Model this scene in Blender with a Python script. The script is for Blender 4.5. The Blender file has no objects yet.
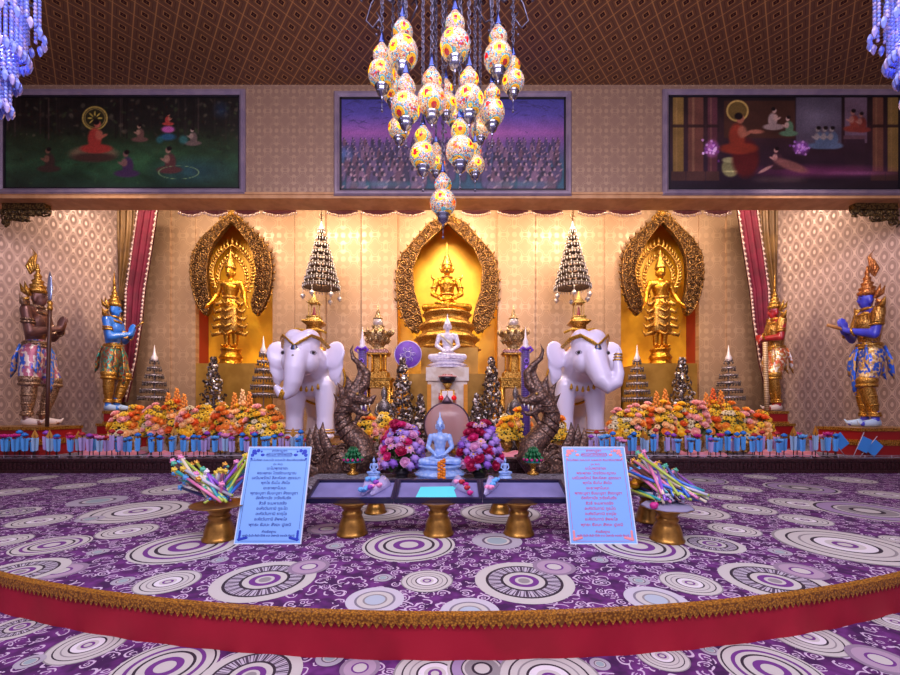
import bpy, bmesh, math, random
import numpy as np
from mathutils import Vector, Matrix, Euler, noise as mnoise
R = math.radians
PI = math.pi
SC = bpy.context.scene
COL = SC.collection
random.seed(7)

# ---------------------------------------------------------------- camera
EYE = 0.95
FPX = 405.0
HY = 410.0
cd = bpy.data.cameras.new('camera')
cam = bpy.data.objects.new('camera', cd)
COL.objects.link(cam)
cam.location = (0, 0, EYE)
cam.rotation_euler = (R(90), 0, 0)
cd.sensor_width = 36
cd.lens = FPX / 900 * 36
cd.shift_y = (HY - 337.5) / 900
cd.clip_start = 0.05
SC.camera = cam

# ---------------------------------------------------------------- world, lights, exposure
SC.view_settings.view_transform = 'Standard'
SC.view_settings.look = 'None'
SC.view_settings.gamma = 1
SC.view_settings.exposure = 0.22
w = bpy.data.worlds.new('world'); SC.world = w
w.use_nodes = True
w.node_tree.nodes['Background'].inputs[0].default_value = (0.62, 0.52, 0.80, 1)
w.node_tree.nodes['Background'].inputs[1].default_value = 0.62


def light(kind, name, loc, energy, color, size=1.0, sizey=None, rot=(0, 0, 0), spot=None, blend=.6):
    l = bpy.data.lights.new(name, kind)
    l.energy = energy
    l.color = color
    if kind == 'AREA':
        l.shape = 'RECTANGLE'
        l.size = size
        l.size_y = sizey or size
    elif kind == 'SPOT':
        l.shadow_soft_size = size
        l.spot_size = R(spot)
        l.spot_blend = blend
    else:
        l.shadow_soft_size = size
    o = bpy.data.objects.new(name, l)
    o.location = loc
    o.rotation_euler = rot
    COL.objects.link(o)
    return o


def aim(o, tgt):
    o.rotation_euler = (Vector(tgt) - o.location).to_track_quat('-Z', 'Y').to_euler()
    return o


# unseen soft fill lights added above the hall and behind the viewer
aim(light('AREA', 'hall_fill_light', (0, 2.2, 6.3), 190, (0.95, 0.84, 1.0), 9, 2.6), (0, 3.4, 0))
aim(light('AREA', 'front_fill_light', (0, -0.9, 4.6), 330, (0.92, 0.84, 1.0), 7, 1.6), (0, 7.5, 1.2))
# warm lamps hidden behind the beam, washing the altar and its back wall
for x, e, c in ((-5.6, 75, (1.0, .80, .62)), (-2.9, 110, (1.0, .78, .56)), (0.0, 170, (1.0, .78, .54)), (2.9, 110, (1.0, .78, .56)), (5.6, 75, (1.0, .80, .62))):
    aim(light('AREA', 'altar_lamp', (x, 7.65, 5.7), e, c, 1.6, .35), (x * .98, 9.3, 2.0))
# spots on the golden statues
aim(light('SPOT', 'statue_spot', (0, 7.5, 5.2), 260, (1.0, .78, .42), .12, spot=42), (0, 9.4, 3.1))
for sx in (-1, 1):
    aim(light('SPOT', 'statue_spot', (sx * 4.4, 7.5, 5.2), 190, (1.0, .80, .45), .1, spot=38), (sx * 5.05, 9.5, 3.0))
    aim(light('SPOT', 'guardian_spot', (sx * 4.6, 5.2, 5.6), 300, (0.98, .80, .80), .2, spot=60), (sx * 7.3, 7.8, 2.0))
    aim(light('SPOT', 'elephant_spot', (sx * 1.6, 4.6, 5.9), 330, (0.86, .78, 1.0), .2, spot=34), (sx * 2.5, 7.5, 1.5))
    # unseen warm fill added to brighten the gold of each side niche
    light('POINT', 'niche_fill_light', (sx * 4.72 - .05, 9.55, 1.95), 9, (1.0, .62, .12), .06)


# ---------------------------------------------------------------- pixel helper (layout only)
def X(px, Y): return (px - 450) * Y / FPX
def Z(py, Y): return EYE + (HY - py) * Y / FPX
def YF(py, z=0.0): return (EYE - z) * FPX / (py - HY)


# ---------------------------------------------------------------- materials
def lin(c):
    return tuple(((v / 12.92) if v <= .04045 else ((v + .055) / 1.055) ** 2.4) for v in c)


def hexc(h):
    return lin(tuple(int(h[i:i + 2], 16) / 255 for i in (0, 2, 4)))


MATS = {}


class NT:
    def __init__(s, name):
        s.m = bpy.data.materials.new(name)
        s.m.use_nodes = True
        s.t = s.m.node_tree
        s.b = s.t.nodes['Principled BSDF']

    def n(s, typ, **kw):
        nd = s.t.nodes.new(typ)
        for k, v in kw.items():
            setattr(nd, k, v)
        return nd

    def l(s, a, b): s.t.links.new(a, b)

    def math(s, op, a, b=None, c=None):
        nd = s.n('ShaderNodeMath', operation=op)
        for i, v in enumerate((a, b, c)):
            if v is None: continue
            if isinstance(v, (int, float)): nd.inputs[i].default_value = v
            else: s.l(v, nd.inputs[i])
        return nd.outputs[0]

    def coord(s, kind='Object', scale=(1, 1, 1), rot=(0, 0, 0), loc=(0, 0, 0)):
        tc = s.n('ShaderNodeTexCoord')
        mp = s.n('ShaderNodeMapping')
        mp.inputs['Scale'].default_value = scale
        mp.inputs['Rotation'].default_value = rot
        mp.inputs['Location'].default_value = loc
        s.l(tc.outputs[kind], mp.inputs[0])
        return mp.outputs[0]

    def ramp(s, fac, stops, interp='LINEAR'):
        r = s.n('ShaderNodeValToRGB')
        r.color_ramp.interpolation = interp
        el = r.color_ramp.elements
        el[0].position = stops[0][0]; el[0].color = (*stops[0][1], 1)
        el[1].position = stops[-1][0]; el[1].color = (*stops[-1][1], 1)
        for p, c in stops[1:-1]:
            e = el.new(p); e.color = (*c, 1)
        s.l(fac, r.inputs[0])
        return r.outputs[0]

    def mix(s, fac, a, b):
        m = s.n('ShaderNodeMix', data_type='RGBA')
        if isinstance(fac, (int, float)): m.inputs[0].default_value = fac
        else: s.l(fac, m.inputs[0])
        for sock, v in ((m.inputs[6], a), (m.inputs[7], b)):
            if isinstance(v, tuple): sock.default_value = (*v, 1)
            else: s.l(v, sock)
        return m.outputs[2]

    def bump(s, h, strength=.3, dist=.01):
        b = s.n('ShaderNodeBump')
        b.inputs['Strength'].default_value = strength
        b.inputs['Distance'].default_value = dist
        s.l(h, b.inputs['Height'])
        s.l(b.outputs[0], s.b.inputs['Normal'])

    def set(s, **kw):
        names = dict(col='Base Color', rough='Roughness', metal='Metallic', alpha='Alpha', trans='Transmission Weight', ior='IOR',
                     emis='Emission Color', estr='Emission Strength', sheen='Sheen Weight', coat='Coat Weight', sub='Subsurface Weight', spec='Specular IOR Level')
        for k, v in kw.items():
            sock = s.b.inputs[names[k]]
            if isinstance(v, (int, float)): sock.default_value = v
            elif isinstance(v, tuple): sock.default_value = (*v, 1) if len(v) == 3 else v
            else: s.l(v, sock)


def M(name, col='808080', rough=.5, metal=0., col2=None, scale=20., kind='noise', bump=0., lo=.4, hi=.6, emis=None, estr=0., trans=0., alpha=1., coat=0., sheen=0., bd=.01, sub=0.):
    if name in MATS: return MATS[name]
    t = NT(name)
    c1 = hexc(col)
    t.set(rough=rough, metal=metal, trans=trans, alpha=alpha, coat=coat, sheen=sheen, sub=sub)
    if col2 or bump:
        co = t.coord()
        if kind == 'noise':
            nd = t.n('ShaderNodeTexNoise'); nd.inputs['Scale'].default_value = scale; nd.inputs['Detail'].default_value = 4
            fac = nd.outputs[0]
        elif kind == 'scroll':
            nd = t.n('ShaderNodeTexWave', wave_type='RINGS'); nd.inputs['Scale'].default_value = scale
            nd.inputs['Distortion'].default_value = 9; nd.inputs['Detail'].default_value = 2; nd.inputs['Detail Scale'].default_value = 1.6
            fac = nd.outputs[1]
        elif kind == 'cells':
            nd = t.n('ShaderNodeTexVoronoi'); nd.inputs['Scale'].default_value = scale
            fac = nd.outputs['Distance']
        elif kind == 'bands':
            nd = t.n('ShaderNodeTexWave', bands_direction='Z'); nd.inputs['Scale'].default_value = scale
            nd.inputs['Distortion'].default_value = 1.5
            fac = nd.outputs[1]
        t.l(co, nd.inputs['Vector'])
        if col2:
            t.set(col=t.ramp(fac, [(lo, c1), (hi, hexc(col2))]))
        else:
            t.set(col=c1)
        if bump: t.bump(fac, bump, bd)
    else:
        t.set(col=c1)
    if emis: t.set(emis=hexc(emis), estr=estr)
    MATS[name] = t.m
    return t.m


gold = M('bright_gold', 'F0B040', .30, .92, 'B87818', 26, 'cells', .45, .1, .75)
gold2 = M('chased_gold', 'E8B45A', .34, .85, '8A5A18', 60, 'cells', .7, .25, .7, bd=.006)
goldflat = M('gold_panel', 'F4B828', .45, .2, 'E4A41C', 3, 'noise')
goldbox = M('gold_painted_board', 'B58838', .5, .35, 'A07428', 3, 'noise')
bronze = M('dark_bronze', '94705E', .36, .45, '54403A', 30, 'cells', .8, .15, .6, bd=.01)
skinbr = M('brown_bronze_skin', '7A544C', .35, .45, '694640', 8)
white = M('white_enamel', 'D6CEE6', .3, 0, coat=.3)
silver = M('silver', 'C6C2C8', .3, .85, '8E8890', 40, 'cells', .3)
darksilver = M('dark_silver', '4A4146', .4, .7, '7C7078', 60, 'cells', .3)
red = M('red_lacquer', '8A1018', .35, 0, coat=.2)


# ---------------------------------------------------------------- mesh helpers
class MB:
    """collects shapes into one mesh"""

    def __init__(s):
        s.bm = bmesh.new()
        s.mats = []
        s.cur = 0
        s.sm = True

    def use(s, mat, smooth=True):
        if mat not in s.mats: s.mats.append(mat)
        s.cur = s.mats.index(mat)
        s.sm = smooth
        return s

    def _fin(s, faces):
        for f in faces:
            f.material_index = s.cur
            f.smooth = s.sm

    def faces(s, verts, faces, smooth=None):
        vs = [s.bm.verts.new(v) for v in verts]
        out = []
        for f in faces:
            try: out.append(s.bm.faces.new([vs[i] for i in f]))
            except ValueError: pass
        s._fin(out)
        if smooth is not None:
            for f in out: f.smooth = smooth
        return s

    def box(s, lo, hi, mtx=None):
        x0, y0, z0 = lo; x1, y1, z1 = hi
        v = [Vector(p) for p in ((x0, y0, z0), (x1, y0, z0), (x1, y1, z0), (x0, y1, z0), (x0, y0, z1), (x1, y0, z1), (x1, y1, z1), (x0, y1, z1))]
        if mtx: v = [mtx @ p for p in v]
        return s.faces(v, [(0, 3, 2, 1), (4, 5, 6, 7), (0, 1, 5, 4), (1, 2, 6, 5), (2, 3, 7, 6), (3, 0, 4, 7)], smooth=False)

    def lathe(s, prof, c=(0, 0, 0), seg=24, sx=1, sy=1, flute=0, nf=8, mtx=None, cap=True, square=False):
        """prof: list of (r, z)"""
        vs = []
        for r, z in prof:
            for i in range(seg):
                a = 2 * PI * i / seg + (PI / 4 if square else 0)
                k = 1 + flute * math.cos(nf * a)
                if square:
                    ca, sa = math.cos(a), math.sin(a)
                    k = 1 / max(abs(ca), abs(sa)) if seg > 4 else 1.414
                p = Vector((r * k * sx * math.cos(a), r * k * sy * math.sin(a), z))
                if mtx: p = mtx @ p
                vs.append(p + Vector(c))
        fs = []
        n = len(prof)
        for j in range(n - 1):
            for i in range(seg):
                i2 = (i + 1) % seg
                fs.append((j * seg + i, j * seg + i2, (j + 1) * seg + i2, (j + 1) * seg + i))
        if cap:
            fs.append(tuple(range(seg))[::-1])
            fs.append(tuple((n - 1) * seg + i for i in range(seg)))
        return s.faces(vs, fs)

    def ball(s, c, r, seg=12, rings=8, rot=None):
        if isinstance(r, (int, float)): r = (r, r, r)
        prof = []
        vs = [Vector((0, 0, -r[2]))]
        for j in range(1, rings):
            t = -PI / 2 + PI * j / rings
            for i in range(seg):
                a = 2 * PI * i / seg
                vs.append(Vector((r[0] * math.cos(t) * math.cos(a), r[1] * math.cos(t) * math.sin(a), r[2] * math.sin(t))))
        vs.append(Vector((0, 0, r[2])))
        if rot: 
            m = Euler(rot).to_matrix()
            vs = [m @ v for v in vs]
        c = Vector(c)
        vs = [v + c for v in vs]
        fs = []
        for i in range(seg):
            i2 = (i + 1) % seg
            fs.append((0, 1 + i2, 1 + i))
            for j in range(rings - 2):
                a = 1 + j * seg
                fs.append((a + i, a + i2, a + seg + i2, a + seg + i))
            a = 1 + (rings - 2) * seg
            fs.append((a + i, a + i2, len(vs) - 1))
        return s.faces(vs, fs)

    def tube(s, pts, rad, seg=8, flat=1.0):
        pts = [Vector(p) for p in pts]
        n = len(pts)
        if isinstance(rad, (int, float)): rad = [rad] * n
        vs = []
        up = None
        for k, p in enumerate(pts):
            d = (pts[min(k + 1, n - 1)] - pts[max(k - 1, 0)])
            if d.length < 1e-9: d = Vector((0, 0, 1))
            d.normalize()
            if up is None:
                up = Vector((0, 1, 0)) if abs(d.y) < .9 else Vector((1, 0, 0))
            side = d.cross(up)
            if side.length < 1e-6: side = d.orthogonal()
            side.normalize()
            up = side.cross(d).normalized()
            for i in range(seg):
                a = 2 * PI * i / seg
                vs.append(p + side * (math.cos(a) * rad[k]) + up * (math.sin(a) * rad[k] * flat))
        fs = []
        for j in range(n - 1):
            for i in range(seg):
                i2 = (i + 1) % seg
                fs.append((j * seg + i, j * seg + i2, (j + 1) * seg + i2, (j + 1) * seg + i))
        fs.append(tuple(range(seg))[::-1])
        fs.append(tuple((n - 1) * seg + i for i in range(seg)))
        return s.faces(vs, fs)

    def torus(s, c, r, t, seg=16, sub=6, rot=None, sx=1, sy=1):
        m = Euler(rot).to_matrix() if rot else Matrix.Identity(3)
        c = Vector(c)
        vs = []
        for i in range(seg):
            a = 2 * PI * i / seg
            for j in range(sub):
                b = 2 * PI * j / sub
                vs.append(m @ Vector(((r + t * math.cos(b)) * math.cos(a) * sx, (r + t * math.cos(b)) * math.sin(a) * sy, t * math.sin(b))) + c)
        fs = [(i * sub + j, ((i + 1) % seg) * sub + j, ((i + 1) % seg) * sub + (j + 1) % sub, i * sub + (j + 1) % sub) for i in range(seg) for j in range(sub)]
        return s.faces(vs, fs)

    def prism(s, poly, y0, y1):
        """poly: list of (x, z) extruded along y (concave allowed)"""
        n = len(poly)
        from mathutils.geometry import tessellate_polygon
        tris = tessellate_polygon([[Vector((x, z, 0)) for x, z in poly]])
        vs = [(x, y0, z) for x, z in poly] + [(x, y1, z) for x, z in poly]
        fs = [tuple(t) for t in tris] + [tuple(i + n for i in t)[::-1] for t in tris]
        fs += [(i, (i + 1) % n, (i + 1) % n + n, i + n) for i in range(n)]
        return s.faces(vs, fs, smooth=False)

    def spiral(s, c, r, turns=1.6, t=.01, seg=18, dirn=1, a0=0, y=0):
        pts = []
        for i in range(seg):
            u = i / (seg - 1)
            a = a0 + dirn * u * turns * 2 * PI
            rr = r * (1 - .88 * u)
            pts.append((c[0] + rr * math.cos(a), c[1] + y, c[2] + rr * math.sin(a)))
        return s.tube(pts, [t * (1 - .4 * i / seg) for i in range(seg)], 5)

    def obj(s, name, mat=None, parent=None, loc=None, rot=None, recalc=True):
        if recalc:
            bmesh.ops.recalc_face_normals(s.bm, faces=s.bm.faces)
        me = bpy.data.meshes.new(name)
        s.bm.to_mesh(me)
        s.bm.free()
        for m in (s.mats or [mat]):
            me.materials.append(m)
        o = bpy.data.objects.new(name, me)
        COL.objects.link(o)
        if parent: o.parent = parent
        if loc: o.location = loc
        if rot: o.rotation_euler = rot
        return o


def rotm(rx=0, ry=0, rz=0, loc=(0, 0, 0), sc=1):
    return Matrix.Translation(loc) @ Euler((rx, ry, rz)).to_matrix().to_4x4() @ Matrix.Scale(sc, 4)


def tag(o, label=None, cat=None, group=None, kind=None):
    if label: o['label'] = label
    if cat: o['category'] = cat
    if group: o['group'] = group
    if kind: o['kind'] = kind
    return o


def thing(name, label, cat, loc=(0, 0, 0), rz=0, group=None, scale=1):
    o = bpy.data.objects.new(name, None)
    COL.objects.link(o)
    o.location = loc
    o.rotation_euler = (0, 0, rz)
    o.scale = (scale,) * 3
    o.empty_display_size = .1
    return tag(o, label, cat, group)


def struct(o):
    o['kind'] = 'structure'
    return o


KIDS = {}


def dup(root, loc, rz=0, label=None, group=None, scale=None):
    """copy a thing with its parts and sub-parts"""
    def rec(o, par):
        c = o.copy()
        COL.objects.link(c)
        if par: c.parent = par
        for ch in o.children: rec(ch, c)
        return c
    r = rec(root, None)
    r.location = loc
    r.rotation_euler = (0, 0, rz)
    if scale: r.scale = (scale,) * 3 if isinstance(scale, (int, float)) else scale
    if label: r['label'] = label
    if group: r['group'] = group
    return r


def blob(name, prims, voxel, mat, parent=None, smooth=4, seg=16):
    """one continuous surface grown over tapered capsules ('c') and ellipsoids ('e')"""
    mb = MB()
    for p in prims:
        if p[0] == 'c':
            _, a, ra, b, rb = p
            a, b = Vector(a), Vector(b)
            n = 5
            mb.ball(a, ra, seg, 8)
            mb.ball(b, rb, seg, 8)
            mb.tube([a.lerp(b, i / (n - 1)) for i in range(n)], [ra + (rb - ra) * i / (n - 1) for i in range(n)], seg)
        elif p[0] == 'e':
            mb.ball(p[1], p[2], seg, 10, p[3] if len(p) > 3 else None)
        elif p[0] == 't':
            mb.tube(p[1], p[2], seg)
            mb.ball(p[1][-1], p[2][-1], seg, 8); mb.ball(p[1][0], p[2][0], seg, 8)
    o = mb.obj(name, mat)
    m = o.modifiers.new('r', 'REMESH'); m.mode = 'VOXEL'; m.voxel_size = voxel
    if smooth:
        m = o.modifiers.new('s', 'SMOOTH'); m.iterations = smooth; m.factor = .5
    dg = bpy.context.evaluated_depsgraph_get()
    me = bpy.data.meshes.new_from_object(o.evaluated_get(dg))
    old = o.data
    o.modifiers.clear()
    o.data = me
    me.name = name
    bpy.data.meshes.remove(old)
    for p in me.polygons: p.use_smooth = True
    if parent: o.parent = parent
    return o

# ================================================================ setting materials
def wallpaper(name, base, line, sx, sz, metal=.25, rough=.5, kind='ogee', lr=.35):
    t = NT(name)
    co = t.coord()
    sp = t.n('ShaderNodeSeparateXYZ'); t.l(co, sp.inputs[0])
    x = t.math('MULTIPLY', sp.outputs[0], 2 * PI / sx)
    z = t.math('MULTIPLY', sp.outputs[2], 2 * PI / sz)
    cx = t.math('COSINE', x); cz = t.math('COSINE', z)
    s = t.math('ADD', cx, cz)
    if kind == 'ogee':
        # nested ogees: bands at three levels of cos x + cos z
        a = t.math('ABSOLUTE', t.math('ADD', s, .05))
        b1 = t.math('LESS_THAN', a, .17)
        b2 = t.math('LESS_THAN', t.math('ABSOLUTE', t.math('SUBTRACT', t.math('ABSOLUTE', s), .62)), .10)
        b3 = t.math('GREATER_THAN', t.math('ABSOLUTE', s), 1.80)
        f = t.math('MAXIMUM', b1, t.math('MAXIMUM', b2, b3))
    elif kind == 'damask':
        p = t.math('MULTIPLY', t.math('COSINE', t.math('MULTIPLY', x, 2)), t.math('COSINE', t.math('MULTIPLY', z, 2)))
        q = t.math('ADD', s, t.math('MULTIPLY', p, .8))
        b1 = t.math('LESS_THAN', t.math('ABSOLUTE', t.math('SUBTRACT', q, .2)), .18)
        b2 = t.math('LESS_THAN', t.math('ABSOLUTE', t.math('ADD', q, .9)), .14)
        b3 = t.math('GREATER_THAN', q, 1.9)
        f = t.math('MAXIMUM', b1, t.math('MAXIMUM', b2, b3))
    elif kind == 'diamond':
        # staggered diamonds with dark hearts (ceiling)
        a = t.math('PINGPONG', t.math('MULTIPLY', sp.outputs[0], 1 / sx), .5)
        y = t.math('PINGPONG', t.math('MULTIPLY', sp.outputs[1], 1 / sz), .5)
        d1 = t.math('ADD', a, y)
        d = t.math('MINIMUM', d1, t.math('SUBTRACT', 1.0, d1))       # staggered lattice
        c = t.ramp(d, [(0, hexc('8A6048')), (.025, hexc('3A0F14')), (.12, hexc('2E0C12')), (.135, hexc(line)), (.18, hexc(base)), (.29, hexc('5C3C2C')), (.32, hexc('7A5642')), (.42, hexc(base)), (.47, hexc(line))], 'CONSTANT')
        t.set(col=c, rough=rough, metal=metal)
        return t.m
    nz = t.n('ShaderNodeTexNoise'); nz.inputs['Scale'].default_value = 60; t.l(co, nz.inputs['Vector'])
    f2 = t.math('MULTIPLY', f, t.math('ADD', t.math('MULTIPLY', nz.outputs[0], .7), .55))
    t.set(col=t.mix(f2, hexc(base), hexc(line)), metal=metal)
    r = t.math('SUBTRACT', rough, t.math('MULTIPLY', f, rough - lr))
    t.set(rough=r)
    t.bump(f, .25, .004)
    return t.m


wp_back = wallpaper('back_wallpaper', 'B08C6C', 'C4A07E', .50, .56, .25, .5, 'damask')
wp_side = wallpaper('side_wallpaper', '846860', 'B4968A', .20, .42, .3, .5, 'ogee', .33)
wp_top = wallpaper('upper_wallpaper', '9A7A66', 'B49478', .30, .34, .2, .5, 'damask')
ceil_m = wallpaper('ceiling_paper', '80593F', 'C8965E', .31, .36, .2, .5, 'diamond')
tan = M('tan_wood_trim', 'CC9A6C', .5, 0, 'BC8A5C', 6, 'noise')
carv = M('carved_maroon_wood', '4A2028', .4, .1, '2A1014', 40, 'cells', .8, .1, .6)


def carpet_mat():
    t = NT('purple_carpet')
    co = t.coord()
    nz = t.n('ShaderNodeTexNoise'); nz.inputs['Scale'].default_value = 6; nz.inputs['Detail'].default_value = 2
    t.l(co, nz.inputs['Vector'])
    wv = t.n('ShaderNodeVectorMath', operation='SCALE'); t.l(nz.outputs['Color'], wv.inputs[0]); wv.inputs['Scale'].default_value = .10
    ad = t.n('ShaderNodeVectorMath', operation='ADD'); t.l(co, ad.inputs[0]); t.l(wv.outputs[0], ad.inputs[1])
    v = t.n('ShaderNodeTexVoronoi', voronoi_dimensions='2D'); v.inputs['Scale'].default_value = 12.5; t.l(ad.outputs[0], v.inputs['Vector'])
    d = v.outputs['Distance']
    arc = t.math('LESS_THAN', t.math('ABSOLUTE', t.math('SUBTRACT', d, .36)), .055)
    arc2 = t.math('LESS_THAN', t.math('ABSOLUTE', t.math('SUBTRACT', d, .14)), .035)
    n2 = t.n('ShaderNodeTexNoise'); n2.inputs['Scale'].default_value = 22; t.l(co, n2.inputs['Vector'])
    m1 = t.math('GREATER_THAN', n2.outputs[0], .46)
    n3 = t.n('ShaderNodeTexNoise'); n3.inputs['Scale'].default_value = 14; t.l(ad.outputs[0], n3.inputs['Vector'])
    m2 = t.math('LESS_THAN', n3.outputs[0], .52)
    f = t.math('MAXIMUM', t.math('MULTIPLY', arc, m1), t.math('MULTIPLY', arc2, m2))
    big = t.n('ShaderNodeTexNoise'); big.inputs['Scale'].default_value = 11; t.l(co, big.inputs['Vector'])
    base = t.ramp(big.outputs[0], [(.38, hexc('3A0F48')), (.52, hexc('561C62')), (.66, hexc('6A2C78'))])
    t.set(col=t.mix(f, base, hexc('C6B2CC')), rough=.95)
    return t.m


carpet = carpet_mat()
GR, WH, BK, PU, LP = '8A8488', 'BEBAB8', '2E2030', '6A2E80', '9A84AA'


def ring_mat(name, stops, hatch=None):
    t = NT(name)
    tc = t.n('ShaderNodeTexCoord'); sp = t.n('ShaderNodeSeparateXYZ'); t.l(tc.outputs['UV'], sp.inputs[0])
    c = t.ramp(sp.outputs[0], [(p, hexc(h)) for p, h in stops], 'CONSTANT')
    if hatch:
        a0, a1 = hatch
        w_ = t.math('GREATER_THAN', t.math('SINE', t.math('MULTIPLY', sp.outputs[1], 2 * PI * 60)), .0)
        inn = t.math('MULTIPLY', t.math('GREATER_THAN', sp.outputs[0], a0), t.math('LESS_THAN', sp.outputs[0], a1))
        c = t.mix(t.math('MULTIPLY', w_, inn), c, hexc('4A3A50'))
    t.set(col=c, rough=.95)
    return t.m


RING = {
    'A': ring_mat('carpet_ring_a', [(0, WH), (.10, PU), (.17, WH), (.26, 'D9D4DC'), (.40, BK), (.45, WH), (.58, GR), (.62, WH), (.76, BK), (.80, WH), (.95, GR)]),
    'B': ring_mat('carpet_ring_b', [(0, GR), (.12, WH), (.18, PU), (.30, WH), (.42, BK), (.48, 'B8B0C0'), (.72, BK), (.78, WH), (1.0, GR)], (.48, .72)),
    'C': ring_mat('carpet_ring_c', [(0, WH), (.22, BK), (.30, GR), (.50, WH), (.56, BK), (.60, LP), (.86, BK), (.92, WH)]),
    'D': ring_mat('carpet_ring_d', [(0, WH), (.2, PU), (.34, WH), (.5, BK), (.56, WH), (.66, PU), (.74, WH), (.9, BK), (.94, WH)]),
    'E': ring_mat('carpet_ring_e', [(0, WH), (.34, PU), (.44, 'A890A8'), (.8, '8C7890'), (1.0, GR)]),
    'F': ring_mat('carpet_ring_f', [(0, 'A8B4C4'), (.35, GR), (.42, WH), (.62, '7A7484'), (.7, 'BDB8C6'), (1.0, GR)]),
    'G': ring_mat('carpet_ring_g', [(0, '8FA0A8'), (.4, WH), (.5, '5A4A60'), (.6, 'A6A0AE'), (1, GR)]),
}


def carpet_obj(name, poly, z, rings, th=.01, clamp=False):
    mb = MB()
    mb.use(carpet, False)
    from mathutils.geometry import tessellate_polygon
    n = len(poly)
    tris = tessellate_polygon([[Vector((x, y, 0)) for x, y in poly]])
    mb.faces([(x, y, z) for x, y in poly], tris, smooth=False)
    mb.faces([(x, y, z - th) for x, y in poly], [t[::-1] for t in tris], smooth=False)
    uvl = mb.bm.loops.layers.uv.new('UVMap')
    for k, (x, y, r, st) in enumerate(rings):
        mb.use(RING[st], False)
        zz = z + .0006 + .0004 * (k % 7)
        N = 40
        c = mb.bm.verts.new((x, y, zz))
        us = []
        vs = []
        for i in range(N):
            rr_ = r
            while clamp and rr_ > .01 and math.hypot(x + rr_ * math.cos(2 * PI * i / N) - DC[0], y + rr_ * math.sin(2 * PI * i / N) - DC[1]) > DR - .004:
                rr_ -= .004
            us.append(rr_ / r)
            vs.append(mb.bm.verts.new((x + rr_ * math.cos(2 * PI * i / N), y + rr_ * math.sin(2 * PI * i / N), zz)))
        for i in range(N):
            f = mb.bm.faces.new((c, vs[i], vs[(i + 1) % N]))
            f.material_index = mb.cur
            for lp in f.loops:
                if lp.vert is c: lp[uvl].uv = (0, (i + .5) / N)
                elif lp.vert is vs[i]: lp[uvl].uv = (us[i], i / N)
                else: lp[uvl].uv = (us[(i + 1) % N], (i + 1) / N)
    return struct(mb.obj(name, recalc=False))


UP = [(138, 511, 46, 'A'), (4, 541, 22, 'A'), (52, 545, 31, 'D'), (40, 521, 25, 'A'), (14, 512, 20, 'B'), (178, 489, 30, 'A'), (98, 501, 24, 'G'), (128, 531, 26, 'A'),
      (188, 546, 49, 'D'), (98, 552, 9, 'G'), (168, 582, 29, 'A'), (265, 580, 49, 'B'), (309, 567, 20, 'E'), (20, 572, 38, 'B'), (60, 571, 22, 'E'), (123, 581, 10, 'G'),
      (375, 600, 29, 'F'), (383, 578, 9, 'G'), (427, 581, 26, 'A'), (409, 545, 46, 'D'), (327, 529, 19, 'E'), (75, 486, 17, 'A'), (10, 492, 22, 'A'),
      (524, 581, 49, 'B'), (554, 567, 21, 'E'), (497, 541, 25, 'G'), (639, 581, 10, 'G'), (656, 600, 30, 'F'), (690, 583, 28, 'A'), (775, 581, 48, 'B'), (801, 571, 22, 'E'),
      (638, 546, 45, 'D'), (712, 544, 28, 'B'), (845, 545, 58, 'A'), (734, 530, 23, 'A'), (695, 512, 30, 'A'), (749, 509, 23, 'A'), (805, 520, 22, 'A'), (800, 504, 26, 'A'),
      (867, 511, 44, 'C'), (800, 488, 30, 'C'), (742, 489, 17, 'A'), (725, 497, 15, 'A'), (780, 552, 10, 'G'), (470, 612, 30, 'F'), (500, 513, 40, 'A'), (898, 540, 14, 'A'),
      (888, 495, 22, 'A'), (380, 512, 35, 'A'), (350, 497, 16, 'A'), (590, 500, 20, 'A'), (460, 498, 18, 'A'), (250, 497, 16, 'A'), (120, 480, 18, 'A'), (40, 478, 14, 'A'),
      (210, 478, 22, 'A'), (330, 486, 12, 'A'), (700, 480, 24, 'C'), (850, 480, 20, 'A'), (760, 477, 14, 'A'), (650, 490, 20, 'A'), (600, 519, 20, 'G'), (650, 518, 20, 'A'), (283, 516, 16, 'A'),
      (90, 519, 12, 'G'), (220, 560, 8, 'G'), (335, 546, 9, 'G'), (600, 560, 8, 'G')]
rr = []
for px, py, hw, st in UP:
    Y = YF(py)
    rr.append((X(px, Y), Y, hw * Y / FPX, st))
LOWZ = -.21
LOW = [(88, 645, 33, 'A'), (165, 667, 48, 'D'), (250, 676, 50, 'B'), (20, 627, 26, 'B'), (435, 674, 42, 'A'), (482, 669, 35, 'C'), (550, 679, 52, 'A'), (662, 656, 25, 'A'),
       (808, 637, 34, 'A'), (772, 670, 46, 'D'), (895, 622, 22, 'A'), (330, 658, 14, 'G'), (30, 662, 12, 'G'), (880, 660, 26, 'E'), (600, 664, 10, 'G'), (710, 650, 9, 'G'), (360, 668, 20, 'E')]
rl = []
for px, py, hw, st in LOW:
    Y = YF(py, LOWZ)
    rl.append((X(px, Y), Y, hw * Y / FPX, st))
rnd = random.Random(3)
for i in range(40):
    x, y = rnd.uniform(-6, 6), rnd.uniform(-1.8, .9)
    rl.append((x, y, rnd.uniform(.08, .3), rnd.choice('ABDFG')))
carpet_obj('floor', [(-10, -2), (10, -2), (10, 9), (-10, 9)], LOWZ, rl)

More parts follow.
